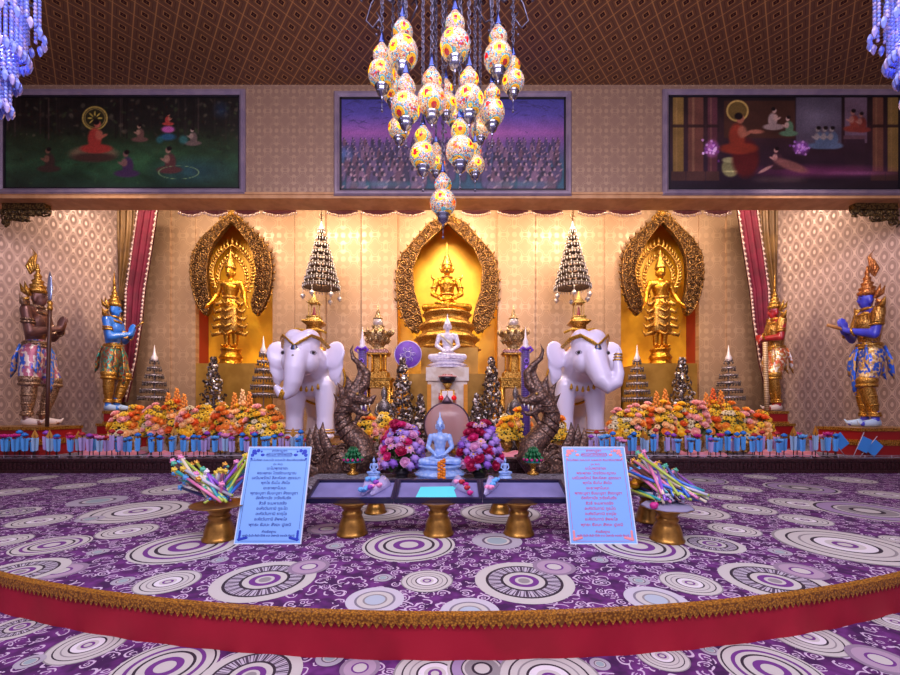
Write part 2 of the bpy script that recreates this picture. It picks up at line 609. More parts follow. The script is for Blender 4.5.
# raised round dais with its red skirt
DC, DR, DT = (0, 9.477), 7.6, 0.0
arc = [(DC[0] + DR * math.sin(a), DC[1] - DR * math.cos(a)) for a in [R(-75 + 150 * i / 120) for i in range(121)]]
carpet_obj('floor_dais', arc, 0.0, rr, .02, True)
mb = MB().use(M('red_velvet_skirt', 'A80228', .8, 0, '980020', 3, 'noise', ), True)
pts = []
for i in range(241):
    a = R(-75 + 150 * i / 240)
    r_ = DR + .006 + .004 * math.sin(i * 1.7)
    pts.append((DC[0] + r_ * math.sin(a), DC[1] - r_ * math.cos(a)))
vs = [(x, y, -.001) for x, y in pts] + [(x, y, LOWZ) for x, y in pts]
n = len(pts)
mb.faces(vs, [(i, i + 1, i + 1 + n, i + n) for i in range(n - 1)])
struct(mb.obj('trim_dais_skirt', recalc=False))
# gold braid with hanging points
mb = MB().use(M('gold_braid', 'D8962E', .5, .35, '7A4A14', 90, 'cells', .8, .1, .7, bd=.004), True)
NB = 560
ins = [(DC[0] + (DR - .025) * math.sin(a), DC[1] - (DR - .025) * math.cos(a)) for a in [R(-75 + 150 * i / NB) for i in range(NB + 1)]]
out = [(DC[0] + (DR + .018) * math.sin(a), DC[1] - (DR + .018) * math.cos(a)) for a in [R(-75 + 150 * i / NB) for i in range(NB + 1)]]
n = NB + 1
vs = [(x, y, .006) for x, y in ins] + [(x, y, .006) for x, y in out] + [(x, y, -.030) for x, y in out]
fs = [(i, i + 1, i + 1 + n, i + n) for i in range(NB)] + [(i + n, i + 1 + n, i + 1 + 2 * n, i + 2 * n) for i in range(NB)]
mb.faces(vs, fs, smooth=False)
v2 = []; f2 = []
for i in range(0, NB, 1):
    a = (out[i][0], out[i][1]); b = (out[i + 1][0], out[i + 1][1])
    k = len(v2)
    v2 += [(a[0], a[1], -.030), (b[0], b[1], -.030), ((a[0] + b[0]) / 2, (a[1] + b[1]) / 2, -.058)]
    f2.append((k, k + 1, k + 2))
mb.faces(v2, f2, smooth=False)
struct(mb.obj('trim_dais_braid', recalc=False))

# ---------------------------------------------------------------- altar platform
PZ = .21
mb = MB().use(M('altar_floor_cloth', '8A7E92', .8, 0, '2E2434', 9, 'scroll', lo=.35, hi=.6), False)
mb.box((-9.3, 6.16, .02), (9.3, 10.4, PZ))
struct(mb.obj('floor_altar'))
mb = MB().use(carv, False)
mb.box((-9.3, 6.10, 0.0), (9.3, 6.16, PZ - .012))
mb.box((-9.3, 6.07, PZ - .035), (9.3, 6.18, PZ + .004))
mb.box((-9.3, 6.08, 0.0), (9.3, 6.12, .035))
for i in range(310):
    x = -9.2 + i * .06
    mb.box((x, 6.088, .06), (x + .042, 6.12, .145))
struct(mb.obj('trim_altar_front'))

# ---------------------------------------------------------------- upper wall, beam, ceiling
mb = MB().use(wp_top, False)
mb.box((-9.3, 7.0, 4.66), (9.3, 7.38, 6.6))
struct(mb.obj('wall_upper'))
mb = MB().use(tan, False)
mb.box((-9.3, 6.98, 4.60), (9.3, 7.40, 4.66))
mb.box((-9.3, 6.965, 4.66), (9.3, 7.0, 4.70))
struct(mb.obj('trim_beam'))
mb = MB().use(ceil_m, False)
mb.box((-9.3, -2, 6.57), (9.3, 7.4, 6.7))
struct(mb.obj('ceiling'))
mb = MB().use(M('alcove_ceiling', '8A6A4A', .7), False)
mb.box((-9.3, 7.38, 6.2), (9.3, 10.5, 6.3))
struct(mb.obj('ceiling_alcove'))
mb = MB().use(wp_top, False)
mb.box((-9.4, -2, LOWZ), (-9.2, 7.0, 6.6))
struct(mb.obj('wall_left_hall'))
mb = MB().use(wp_top, False)
mb.box((9.2, -2, LOWZ), (9.4, 7.0, 6.6))
struct(mb.obj('wall_right_hall'))

# side walls of the altar, built in local axes so the paper runs along them
for side, sx in (('left', -1), ('right', 1)):
    A = Vector((sx * 7.22 - .06, 8.95, 0)); B = Vector((sx * 9.3, 5.6, 0))
    B = A + (Vector((sx * 8.7 - .06, 6.55, 0)) - A).normalized() * 3.6
    d = (B - A)
    mb = MB().use(wp_side, False)
    mb.box((0, -.03, 0), (d.length, .03, 6.0))
    o = struct(mb.obj('wall_' + side, loc=(A.x, A.y, PZ)))
    o.rotation_euler = (0, 0, math.atan2(d.y, d.x))
    # return between side wall and back wall
    mb = MB().use(M('dark_recess_panel', '4A3026', .7), False)
    mb.box((sx * 7.6 - .06 - .05, 8.95, PZ), (sx * 7.6 - .06 + .05, 9.6, 6.2))
    struct(mb.obj('trim_%s_return' % side))

# back wall: panels and three arched niches
WY = 9.5
k_ = WY / FPX
SHAPE_S = dict(outer=[(0, 217), (14.5, 227), (30, 242), (38, 256), (40, 272), (39, 285), (36, 298), (31, 310), (25, 317)],
               inner=[(22, 314), (20, 305), (23, 292), (24, 275), (22.5, 258), (17, 245), (8, 233), (0, 225)])
SHAPE_C = dict(outer=[(0, 218), (18, 226), (31, 241), (45, 257), (50, 277), (49.5, 300), (44, 319), (38, 329), (30, 335)],
               inner=[(24, 328), (27, 312), (33, 293), (34.5, 270), (26, 250), (12, 237), (0, 226)])
NICHES = [(234.5, 38.5, SHAPE_S, -1), (447.5, 50, SHAPE_C, 0), (659.5, 39, SHAPE_S, 1)]


def bx(px): return (px - 450) * k_
def bz(py): return EYE + (HY - py) * k_


ZT = 6.25
mb = MB().use(wp_back, False)
edges = [-60, 196, 273, 397.5, 497.5, 620.5, 698.5, 960]
mb.prism([(bx(20), PZ), (bx(196), PZ), (bx(196), ZT), (bx(20), ZT)], WY, WY + .12)
mb.prism([(bx(273), PZ), (bx(397.5), PZ), (bx(397.5), ZT), (bx(273), ZT)], WY, WY + .12)
mb.prism([(bx(497.5), PZ), (bx(620.5), PZ), (bx(620.5), ZT), (bx(497.5), ZT)], WY, WY + .12)
mb.prism([(bx(698.5), PZ), (bx(880), PZ), (bx(880), ZT), (bx(698.5), ZT)], WY, WY + .12)
for cx, hw, sh, sd in NICHES:
    half = [(dx, dy) for dx, dy in sh['outer'][:4]]
    half = [(min(dx * .97, hw), dy + 3) for dx, dy in half]
    ys = half[-1][1]
    poly = [(bx(cx - hw), ZT), (bx(cx - hw), bz(ys))] + [(bx(cx - dx), bz(dy)) for dx, dy in half[::-1] if dx > 0] + [(bx(cx), bz(half[0][1]))] \
        + [(bx(cx + dx), bz(dy)) for dx, dy in half if dx > 0] + [(bx(cx + hw), bz(ys)), (bx(cx + hw), ZT)]
    mb.prism(poly, WY, WY + .12)
struct(mb.obj('wall_back'))
# slightly proud wallpapered panels with thin shadow gaps
mb = MB().use(wp_back, False)
for a, b, d in ((138, 171.5, .05), (173, 196, .02), (273, 295, .02), (296, 326, .05), (327.5, 361, .02), (362.5, 397.5, .06), (497.5, 534, .06), (536, 572, .02), (573.5, 603, .05), (604, 620.5, .02), (698.5, 724, .02), (725.5, 760, .05)):
    mb.box((bx(a), WY - d, PZ), (bx(b), WY, 5.9))
struct(mb.obj('trim_back_panels'))
NY = 10.0
for (cx, hw, sh, sd), nm in zip(NICHES, ('left', 'centre', 'right')):
    x0, x1 = bx(cx - hw), bx(cx + hw)
    zt = bz(216)
    mb = MB().use(goldflat, False)
    mb.box((x0 - .05, NY, PZ), (x1 + .05, NY + .05, zt))
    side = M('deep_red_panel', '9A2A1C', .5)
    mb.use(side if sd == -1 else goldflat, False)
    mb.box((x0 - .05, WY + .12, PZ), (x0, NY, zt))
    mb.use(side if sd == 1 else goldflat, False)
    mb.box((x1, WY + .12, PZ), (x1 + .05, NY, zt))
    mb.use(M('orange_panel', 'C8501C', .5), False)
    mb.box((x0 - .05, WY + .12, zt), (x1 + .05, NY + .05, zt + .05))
    struct(mb.obj('wall_niche_' + nm))


# ---------------------------------------------------------------- carved arch frames
def arch_frame(cx, sh, name_label, curl, yoff=WY - .16, th=.12):
    t = thing('arch_frame', name_label, 'ornate frame', (bx(cx), yoff + th, bz(sh['outer'][4][1])), 0)
    ox, oz = t.location.x, t.location.z
    oy = t.location.y
    for s_ in (-1, 1):
        out_ = [(s_ * dx * k_, bz(dy) - oz) for dx, dy in sh['outer']]
        inn_ = [(s_ * dx * k_, bz(dy) - oz) for dx, dy in sh['inner']]
        mb = MB().use(M('carved_frame_bronze', '382418', .4, .6, '7A5530', 34, 'cells', .9, .35, .6, bd=.02), False)
        mb.prism(out_ + inn_, -th, 0)
        mb.use(M('frame_scroll_gold', 'A87A40', .32, .8, '5A3C20', 40, 'cells', .5))
        # raised edge beads
        mb.tube([(x, -th, z) for x, z in out_], .018, 6)
        mb.tube([(x, -th, z) for x, z in inn_], .016, 6)
        # scrolls over the band
        def samp(path, u):
            L = [0]
            for a, b in zip(path, path[1:]): L.append(L[-1] + math.hypot(b[0] - a[0], b[1] - a[1]))
            tt = u * L[-1]
            for i in range(len(path) - 1):
                if tt <= L[i + 1] or i == len(path) - 2:
                    f = (tt - L[i]) / max(L[i + 1] - L[i], 1e-6)
                    return (path[i][0] + (path[i + 1][0] - path[i][0]) * f, path[i][1] + (path[i + 1][1] - path[i][1]) * f)
        inr = inn_[::-1]
        NS = curl
        rn = random.Random(int(cx) + s_)
        for i in range(NS):
            u = (i + .5) / NS
            a = samp(out_, u); b = samp(inr, u)
            wd = math.hypot(a[0] - b[0], a[1] - b[1])
            for f, q in ((.3, .30), (.72, .26)):
                c = (b[0] + (a[0] - b[0]) * f, -th - .012, b[1] + (a[1] - b[1]) * f)
                mb.spiral(c, wd * q, 1.7, .016, 14, rn.choice((-1, 1)), rn.uniform(0, 6.28))
            # flame tongues on the outer edge
            dx, dz = a[0] - b[0], a[1] - b[1]
            L_ = math.hypot(dx, dz) or 1
            dx, dz = dx / L_, dz / L_
            ln = wd * .17
            mb.tube([(a[0] - dx * .02, -th * .5, a[1] - dz * .02), (a[0] + dx * ln * .7 , -th * .5, a[1] + dz * ln * .7), (a[0] + dx * ln + .02 * s_, -th * .5, a[1] + dz * ln + .05)], [.035, .026, .004], 5)
        mb.obj('carved_band', parent=t)
    # finial at the apex
    mb = MB().use(gold2)
    zt = bz(sh['outer'][0][1]) - oz
    mb.lathe([(.02, -.1), (.07, -.04), (.09, .02), (.05, .09), (.07, .12), (.03, .17), (.012, .24)], (0, -th * .5, zt), 10)
    for s_ in (-1, 1):
        mb.spiral((s_ * .12, -th, zt - .02), .09, 1.4, .022, 14, s_, PI / 2)
        mb.spiral((s_ * .2, -th, zt - .12), .08, 1.4, .02, 14, -s_, 0)
    mb.obj('finial', parent=t)
    return t


arch_frame(234.5, SHAPE_S, 'carved gilt flame arch round the standing figure left of the centre', 17)
arch_frame(659.5, SHAPE_S, 'carved gilt flame arch round the standing figure right of the centre', 17)
arch_frame(447.5, SHAPE_C, 'largest carved gilt flame arch, behind the seated golden Buddha', 16)


# ---------------------------------------------------------------- curtains
def drape(name, label, mat, path, hw, Y, fold=.035, nf=4, fringe=None, sgn=1, cat='curtain'):
    """hanging cloth: path of centres in pixels, half widths in pixels"""
    mb = MB().use(mat)
    NUC, NV = 26, 40
    P = []
    for j in range(NV + 1):
        u = j / NV * (len(path) - 1)
        i = min(int(u), len(path) - 2); f = u - i
        cx = path[i][0] + (path[i + 1][0] - path[i][0]) * f
        cy = path[i][1] + (path[i + 1][1] - path[i][1]) * f
        h = hw[i] + (hw[i + 1] - hw[i]) * f
        row = []
        for q in range(NUC + 1):
            v = -1 + 2 * q / NUC
            px = cx + h * v
            if sgn == 1: px = 895 - px
            row.append((X(px, Y), Y + fold * math.sin(v * PI * nf) , Z(cy, Y)))
        P.append(row)
    vs = [p for r_ in P for p in r_]
    w_ = NUC + 1
    fr = [(j * w_ + q, j * w_ + q + 1, (j + 1) * w_ + q + 1, (j + 1) * w_ + q) for j in range(NV) for q in range(NUC)]
    mb.faces(vs, fr)
    nb = len(vs)
    mb.faces([(x, y + .03, z) for x, y, z in vs], [f[::-1] for f in fr])
    o = mb.obj(name, recalc=False)
    # origin is world; tag
    tag(o, label, cat)
    if fringe:
        for edge in (0, NUC):
            fb = MB().use(fringe)
            for j in range(1, NV, 1):
                x, y, z = P[j][edge]
                fb.ball((x, y - .03, z), (.028, .028, .04), 6, 4)
            fb.tube([(P[j][edge][0], P[j][edge][1] - .02, P[j][edge][2]) for j in range(NV + 1)], .016, 5)
            fb.obj('tassel_fringe', parent=o)
    return o


goldcloth = M('bronze_satin', '8A6230', .45, .2, '6E4A22', 3, 'noise', sheen=.2)
redcloth = M('crimson_velvet', '78022C', .7, 0, '640022', 4, 'noise')
fringe = M('silver_tassel', 'C8A8A0', .4, .4)
for s_, sd in ((0, 'left'), (1, 'right')):
    drape('red_curtain', 'crimson velvet drape with tassel edging on the %s of the back wall' % sd, redcloth, [(149, 203), (142, 250), (136, 290), (134, 320), (130, 360), (123, 402)], [9.5, 9.5, 9, 8, 6, 3], 8.75, .03, 3, fringe, s_)
    drape('gold_curtain', 'bronze satin drape gathered behind the crimson one on the %s' % sd, goldcloth, [(130, 203), (129, 230), (126, 260), (121, 300)], [13, 12, 8, 2], 8.86, .04, 4, None, s_)

# swagged pelmet just behind the beam
for i, (a, b) in enumerate(((180, 205), (206, 228), (236, 260), (264, 297), (328, 358), (362, 395), (397, 425), (462, 490), (498, 528), (531, 562), (578, 606), (608, 640), (672, 700), (703, 730))):
    Y = 7.46
    mb = MB().use(M('maroon_pelmet', '6A2028', .6, 0, sheen=.2))
    N_ = 14
    x0, x1 = X(a, Y), X(b, Y)
    zt = 4.70
    vs = []; 
    for q in range(N_ + 1):
        v = q / N_
        dip = .085 + .055 * math.sin(PI * v)
        x = x0 + (x1 - x0) * v
        vs += [(x, Y - .02, zt), (x, Y - .04 - .01 * math.sin(v * 30), zt - dip - .03)]
    mb.faces(vs, [(2 * q, 2 * q + 1, 2 * q + 3, 2 * q + 2) for q in range(N_)])
    mb.use(fringe)
    for q in range(0, N_ + 1):
        p = vs[2 * q + 1]
        mb.lathe([(.004, 0), (.012, -.02), (.01, -.045), (.002, -.05)], p, 5)
    o = mb.obj('swag', recalc=False)
    tag(o, 'small maroon fringed swag hanging under the beam in front of the back wall', 'swag', 'maroon swags under the beam')

# fretwork brackets in the top corners
for sx in (-1, 1):
    mb = MB().use(M('olive_gilt', '7A6238', .4, .6, '3E2E1A', 30, 'cells', .4))
    Y = 7.2
    x0, x1 = X(-14 if sx < 0 else 914, Y), X(48 if sx < 0 else 852, Y)
    x0 = max(-7.9, min(7.9, x0))
    mb.box((min(x0, x1), Y - .06, 4.50), (max(x0, x1), Y + .06, 4.62))
    rn = random.Random(5)
    for i in range(16):
        f = i / 15
        x = x1 + (x0 - x1) * f
        for q in range(1 + int(f * 2.2)):
            mb.spiral((x, Y - .02, 4.46 - q * .09 - .01 * (i % 2)), .075, 1.4, .018, 12, rn.choice((-1, 1)), rn.uniform(0, 6))
    o = mb.obj('corner_fretwork', recalc=True)
    tag(o, 'carved gilt scroll fretwork hanging in the top %s corner under the beam' % ('left' if sx < 0 else 'right'), 'carved bracket')

# ================================================================ figures
def lotus_base(mb, r, z0, h, seg=24, sq=False, tiers=3):
    """stepped moulded base from z0 to z0 + h"""
    prof = []
    for i in range(tiers):
        a = z0 + h * i / tiers; b = h / tiers
        k = r * (1 - .12 * i)
        prof += [(k, a), (k * 1.02, a + b * .12), (k * .93, a + b * .22), (k * .86, a + b * .4), (k * .84, a + b * .5), (k * .88, a + b * .68), (k * .97, a + b * .82), (k * .98, a + b * .97)]
    prof += [(r * (1 - .12 * (tiers - 1)) * .9, z0 + h)]
    mb.lathe(prof, seg=seg, flute=0 if sq else .035, nf=seg // 2, square=sq)


def face_parts(t, c, s, mat_dark, mat_lip=None, fwd=-1):
    """eyes, brows and lips set on a head of scale s centred on c, facing -y"""
    x, y, z = c
    for q in (-1, 1):
        mb = MB().use(mat_dark)
        mb.ball((x + q * .021 * s * 1, y - .055 * s, z + .004 * s), (.012 * s, .006 * s, .004 * s), 8, 5)
        mb.tube([(x + q * .008 * s, y - .058 * s, z + .018 * s), (x + q * .022 * s, y - .056 * s, z + .023 * s), (x + q * .036 * s, y - .046 * s, z + .018 * s)], .0022 * s, 5)
        mb.obj('eye', parent=t)
    mb = MB().use(mat_lip or mat_dark)
    mb.ball((x, y - .057 * s, z - .034 * s), (.014 * s, .006 * s, .0045 * s), 8, 5)
    mb.obj('lips', parent=t)


def head_prims(c, s):
    x, y, z = c
    return [('e', (x, y, z + .012 * s), (.050 * s, .058 * s, .062 * s)), ('e', (x, y - .012 * s, z - .025 * s), (.040 * s, .044 * s, .044 * s)),
            ('c', (x, y - .053 * s, z + .012 * s), .006 * s, (x, y - .066 * s, z - .012 * s), .010 * s),
            ('e', (x + .052 * s, y + .006 * s, z - .008 * s), (.010 * s, .018 * s, .036 * s)), ('e', (x - .052 * s, y + .006 * s, z - .008 * s), (.010 * s, .018 * s, .036 * s)),
            ('c', (x, y + .006 * s, z - .11 * s), .031 * s, (x, y + .002 * s, z - .03 * s), .029 * s)]


def hand_prims(w, d, up, side, s, curl=0.0):
    """palm plus five fingers; w wrist, d finger direction, side: across the palm"""
    w, d, up, side = Vector(w), Vector(d).normalized(), Vector(up).normalized(), Vector(side).normalized()
    pr = []
    palm_end = w + d * .05 * s
    for k in (-.014, 0, .014):
        pr.append(('c', w + side * k * s * .7, .010 * s, palm_end + side * k * s, .0095 * s))
    for k, ln in ((-.018, .030), (-.006, .038), (.006, .036), (.018, .028)):
        a = palm_end + side * k * s
        b = a + d * ln * .55 * s + up * curl * .01 * s
        e = a + (d * ln * (1 - .3 * abs(curl)) + up * curl * .022) * s
        pr += [('c', a, .0068 * s, b, .006 * s), ('c', b, .006 * s, e, .0048 * s)]
    a = w + d * .014 * s - side * .016 * s
    b = a + (d * .022 - side * .012) * s
    pr += [('c', a, .0085 * s, b, .0068 * s), ('c', b, .0068 * s, b + d * .018 * s, .005 * s)]
    return pr


def seated(name, label, cat, loc, s, skin, crown_m, base_m=None, base_h=.0, base_r=.36, rz=0, group=None, voxel=.012, crown='tall', robe=None, sq=False, tiers=3, face=True, eyes=None, jewels=None):
    """cross-legged figure, s = seat-to-crown-of-head height"""
    t = thing(name, label, cat, loc, rz, group)
    z0 = base_h
    P = lambda x, y, z: (x * s, y * s, z0 + z * s)
    H = 1.75 * s   # head units
    hc = (0, -.02 * s, z0 + .845 * s)
    pr = [('c', P(-.1, 0, .12), .13 * s, P(.1, 0, .12), .13 * s), ('c', P(0, 0, .15), .15 * s, P(0, 0, .36), .115 * s), ('c', P(0, 0, .36), .12 * s, P(0, -.01, .56), .15 * s),
          ('c', P(-.13, 0, .62), .075 * s, P(.13, 0, .62), .075 * s), ('e', P(0, -.03, .56), (.17 * s, .11 * s, .1 * s))]
    for q in (-1, 1):
        pr += [('c', P(q * .205, .01, .62), .062 * s, P(q * .27, .0, .38), .052 * s), ('c', P(q * .27, 0, .38), .052 * s, P(q * .10, -.2, .235), .036 * s),
               ('c', P(q * .14, -.02, .09), .10 * s, P(q * .40, -.17, .075), .078 * s), ('c', P(q * .40, -.17, .075), .078 * s, P(-q * .02, -.30, .085 + .02 * q), .05 * s),
               ('c', P(-q * .02, -.30, .09 + .02 * q), .04 * s, P(-q * .2, -.27, .13 + .02 * q), .03 * s)]
    pr += head_prims(hc, H)
    pr += hand_prims(P(.12, -.22, .225), (-1, -.1, 0), (0, 0, 1), (0, 1, 0), 1.6 * s, .3)
    pr += hand_prims(P(-.12, -.24, .20), (1, -.1, 0), (0, 0, 1), (0, 1, 0), 1.6 * s, .3)
    blob('body', pr, voxel * s if voxel > .002 else .012, skin, t, 3)
    if face: face_parts(t, hc, H, eyes or M('dark_paint', '20140E', .5))
    hz = z0 + .90 * s
    mb = MB().use(crown_m)
    if crown == 'tall':
        prof = [(.10, 0), (.105, .03), (.095, .05), (.10, .065), (.08, .09), (.085, .105), (.065, .13), (.07, .145), (.05, .18), (.053, .195), (.034, .24), (.036, .25), (.018, .33), (.008, .45), (.002, .50)]
    else:
        prof = [(.085, .0), (.083, .04), (.06, .07), (.045, .09), (.042, .12), (.02, .15), (.012, .22), (.002, .27)]
    mb.lathe([(r * s, z * s) for r, z in prof], (0, -.01 * s, hz), 16)
    if crown == 'tall':
        for q in (-1, 1):
            mb.tube([(q * .1 * s, 0, hz - .1 * s), (q * .13 * s, 0, hz - .02 * s), (q * .115 * s, 0, hz + .07 * s)], [.02 * s, .022 * s, .003 * s], 6)
    mb.obj('crown', parent=t)
    if jewels:
        mb = MB().use(jewels)
        mb.torus(P(0, -.01, .69), .10 * s, .018 * s, 20, 6, sy=.9)
        mb.torus(P(0, -.02, .63), .155 * s, .014 * s, 24, 6, rot=(R(12), 0, 0), sy=.75)
        mb.ball(P(0, -.155, .55), (.03 * s, .015 * s, .035 * s), 8, 6)
        mb.tube([P(-.1, -.13, .5), P(0, -.14, .44), P(.1, -.13, .5)], .01 * s, 5)
        mb.torus(P(0, 0, .36), .13 * s, .02 * s, 22, 6, sy=.95)
        for q in (-1, 1):
            mb.ball(P(q * .225, .01, .66), (.055 * s, .05 * s, .035 * s), 10, 6)
            mb.tube([P(q * .22, 0, .67), P(q * .29, 0, .70), P(q * .30, 0, .77)], [.03 * s, .02 * s, .003 * s], 6)
            mb.torus(P(q * .25, 0, .50), .06 * s, .014 * s, 14, 6)
            mb.torus(P(q * .15, -.15, .27), .042 * s, .012 * s, 12, 6, rot=(0, R(q * 50), 0))
        mb.obj('jewellery', parent=t)
    if robe:
        mb = MB().use(robe)
        mb.tube([P(-.2, -.02, .66), P(-.08, -.13, .56), P(.06, -.15, .42), P(.17, -.09, .25)], [.02 * s, .03 * s, .03 * s, .02 * s], 8, .4)
        mb.obj('robe_fold', parent=t)
    if base_m:
        mb = MB().use(base_m)
        lotus_base(mb, base_r * s * 1.45, 0, base_h, 28, sq, tiers)
        mb.obj('pedestal', parent=t)
    return t


crystal = M('white_crystal', 'EDE6F4', .12, 0, 'DAD0E6', 20, 'cells', .4, coat=.4, sub=.0)
bluecry = M('pale_blue_resin', 'B8D0F8', .2, 0, '8CB0F0', 22, 'cells', .5, .05, .6, coat=.4)

# central golden Buddha on its tiered throne: seat at y 306, crown tip 235, throne 306..350
Y = 8.75
zb = Z(351, Y)
seated('golden_buddha', 'large seated golden Buddha with a tall crown under the centre arch', 'statue', (X(447, Y), Y, zb), (Z(262, Y) - Z(314, Y)), gold, gold2,
       gold2, Z(314, Y) - zb, .43, voxel=.012, jewels=gold2, tiers=3)

# standing golden deities
def standing_gold(label, loc, s):
    t = thing('golden_deity', label, 'statue', loc, 0)
    z0 = .20 * s
    P = lambda x, y, z: (x * s, y * s, z0 + z * s)
    hc = P(0, -.01, .90)
    pr = [('c', P(0, 0, .50), .085 * s, P(0, 0, .60), .062 * s), ('c', P(0, 0, .60), .062 * s, P(0, 0, .72), .09 * s), ('c', P(-.07, 0, .77), .05 * s, P(.07, 0, .77), .05 * s)]
    for q in (-1, 1):
        pr += [('c', P(q * .115, 0, .78), .036 * s, P(q * .165, 0, .64), .028 * s), ('c', P(q * .165, 0, .64), .028 * s, P(q * .205, -.06, .53), .02 * s),
               ('c', P(q * .05, 0, .5), .07 * s, P(q * .055, -.01, .27), .05 * s), ('c', P(q * .055, -.01, .27), .048 * s, P(q * .05, .01, .05), .03 * s),
               ('e', P(q * .055, -.05, .02), (.03 * s, .07 * s, .022 * s))]
        pr += hand_prims(P(q * .205, -.06, .53), (q * .4, -.2, -.6), (0, -1, 0), (0, 1, .2), s * 1.2, .2)
    pr += head_prims(hc, s)
    blob('body', pr, .012 * s, gold, t, 2)
    face_parts(t, hc, s, M('dark_paint', '20140E', .5))
    mb = MB().use(gold2)
    mb.lathe([(r * s, z * s) for r, z in [(.055, 0), (.062, .02), (.05, .04), (.052, .06), (.036, .09), (.038, .1), (.022, .14), (.01, .2), (.002, .27)]], P(0, -.005, .945), 14)
    mb.obj('crown', parent=t)
    # flaring layered garments
    mb = MB().use(gold2)
    mb.lathe([(.075 * s, .62 * s), (.10 * s, .52 * s), (.12 * s, .40 * s), (.115 * s, .28 * s), (.135 * s, .2 * s), (.10 * s, .18 * s)], P(0, 0, 0), 20, sy=.75, flute=.10, nf=8)
    for j in range(5):
        zz = .55 - j * .09
        for q in (-1, 1):
            mb.tube([P(q * .08, -.03, zz), P(q * (.15 + .012 * j), -.04, zz - .04), P(q * (.19 + .01 * j), -.03, zz + .02)], [.03 * s, .022 * s, .003 * s], 6)
        mb.tube([P(-.06, -.09, zz), P(0, -.115, zz - .045), P(.06, -.09, zz)], .014 * s, 6)
    mb.torus(P(0, 0, .60), .075 * s, .018 * s, 18, 6, sy=.85)
    mb.torus(P(0, 0, .765), .10 * s, .014 * s, 18, 6, sy=.75, rot=(R(10), 0, 0))
    mb.obj('garment', parent=t)
    # flame halo: two nested pointed rings of tongues
    mb = MB().use(gold2)
    for ring, (w_, h_, n_, ln) in enumerate(((.235, .55, 17, .065), (.16, .42, 12, .05))):
        path = []
        for i in range(n_ * 2 + 1):
            u = -1 + i / n_
            a = abs(u)
            x = w_ * math.sin(a * PI * .80) ** .8 * (1 if u > 0 else -1) if a else 0
            z = .64 + h_ * (1 - a) ** .8 + .06 * (1 - a)
            path.append((x, z))
        mb.tube([P(x, .03, z) for x, z in path], .014 * s, 6)
        for i, (x, z) in enumerate(path):
            dx, dz = x, z - .78
            L_ = math.hypot(dx, dz) or 1
            dx, dz = dx / L_, dz / L_
            mb.tube([P(x, .03, z), P(x + dx * ln * .6, .03, z + dz * ln * .6), P(x + dx * ln * .8, .03, z + dz * ln + .03)], [.018 * s, .014 * s, .002 * s], 5)
    mb.obj('halo', parent=t)
    mb = MB().use(gold)
    lotus_base(mb, .13 * s, 0, z0 * .96, 24, False, 2)
    mb.lathe([(.05 * s, z0 * .9), (.05 * s, z0 + .03 * s)], seg=14)
    mb.obj('pedestal', parent=t)
    return t


Y = 9.02
for px, lb in ((231, 'standing golden deity with a flame halo in the left niche'), (660, 'standing golden deity with a flame halo in the right niche')):
    s_ = (Z(238, Y) - Z(365, Y)) / 1.52
    standing_gold(lb, (X(px, Y), Y, Z(365, Y)), s_)
for px0, px1, lb in ((197, 257, 'gold painted box plinth in the left niche'), (639, 697.5, 'gold painted box plinth in the right niche')):
    mb = MB().use(goldbox, False)
    a, b = X(px0, 8.7), X(px1, 8.7) - .03
    mb.box((a, 8.66, PZ), (b, 9.84, Z(365, 9.02) - .004))
    tag(mb.obj('box_plinth'), lb, 'plinth')
mb = MB().use(goldbox, False)
mb.box((X(421, 8.2), 8.2, PZ), (X(478, 8.2), 9.6, zb - .004))
mb.box((X(409, 7.95), 7.9, PZ), (X(490, 7.95), 8.2, Z(374, 7.95)))
tag(mb.obj('box_plinth'), 'stepped gold painted plinth under the large golden Buddha', 'plinth')


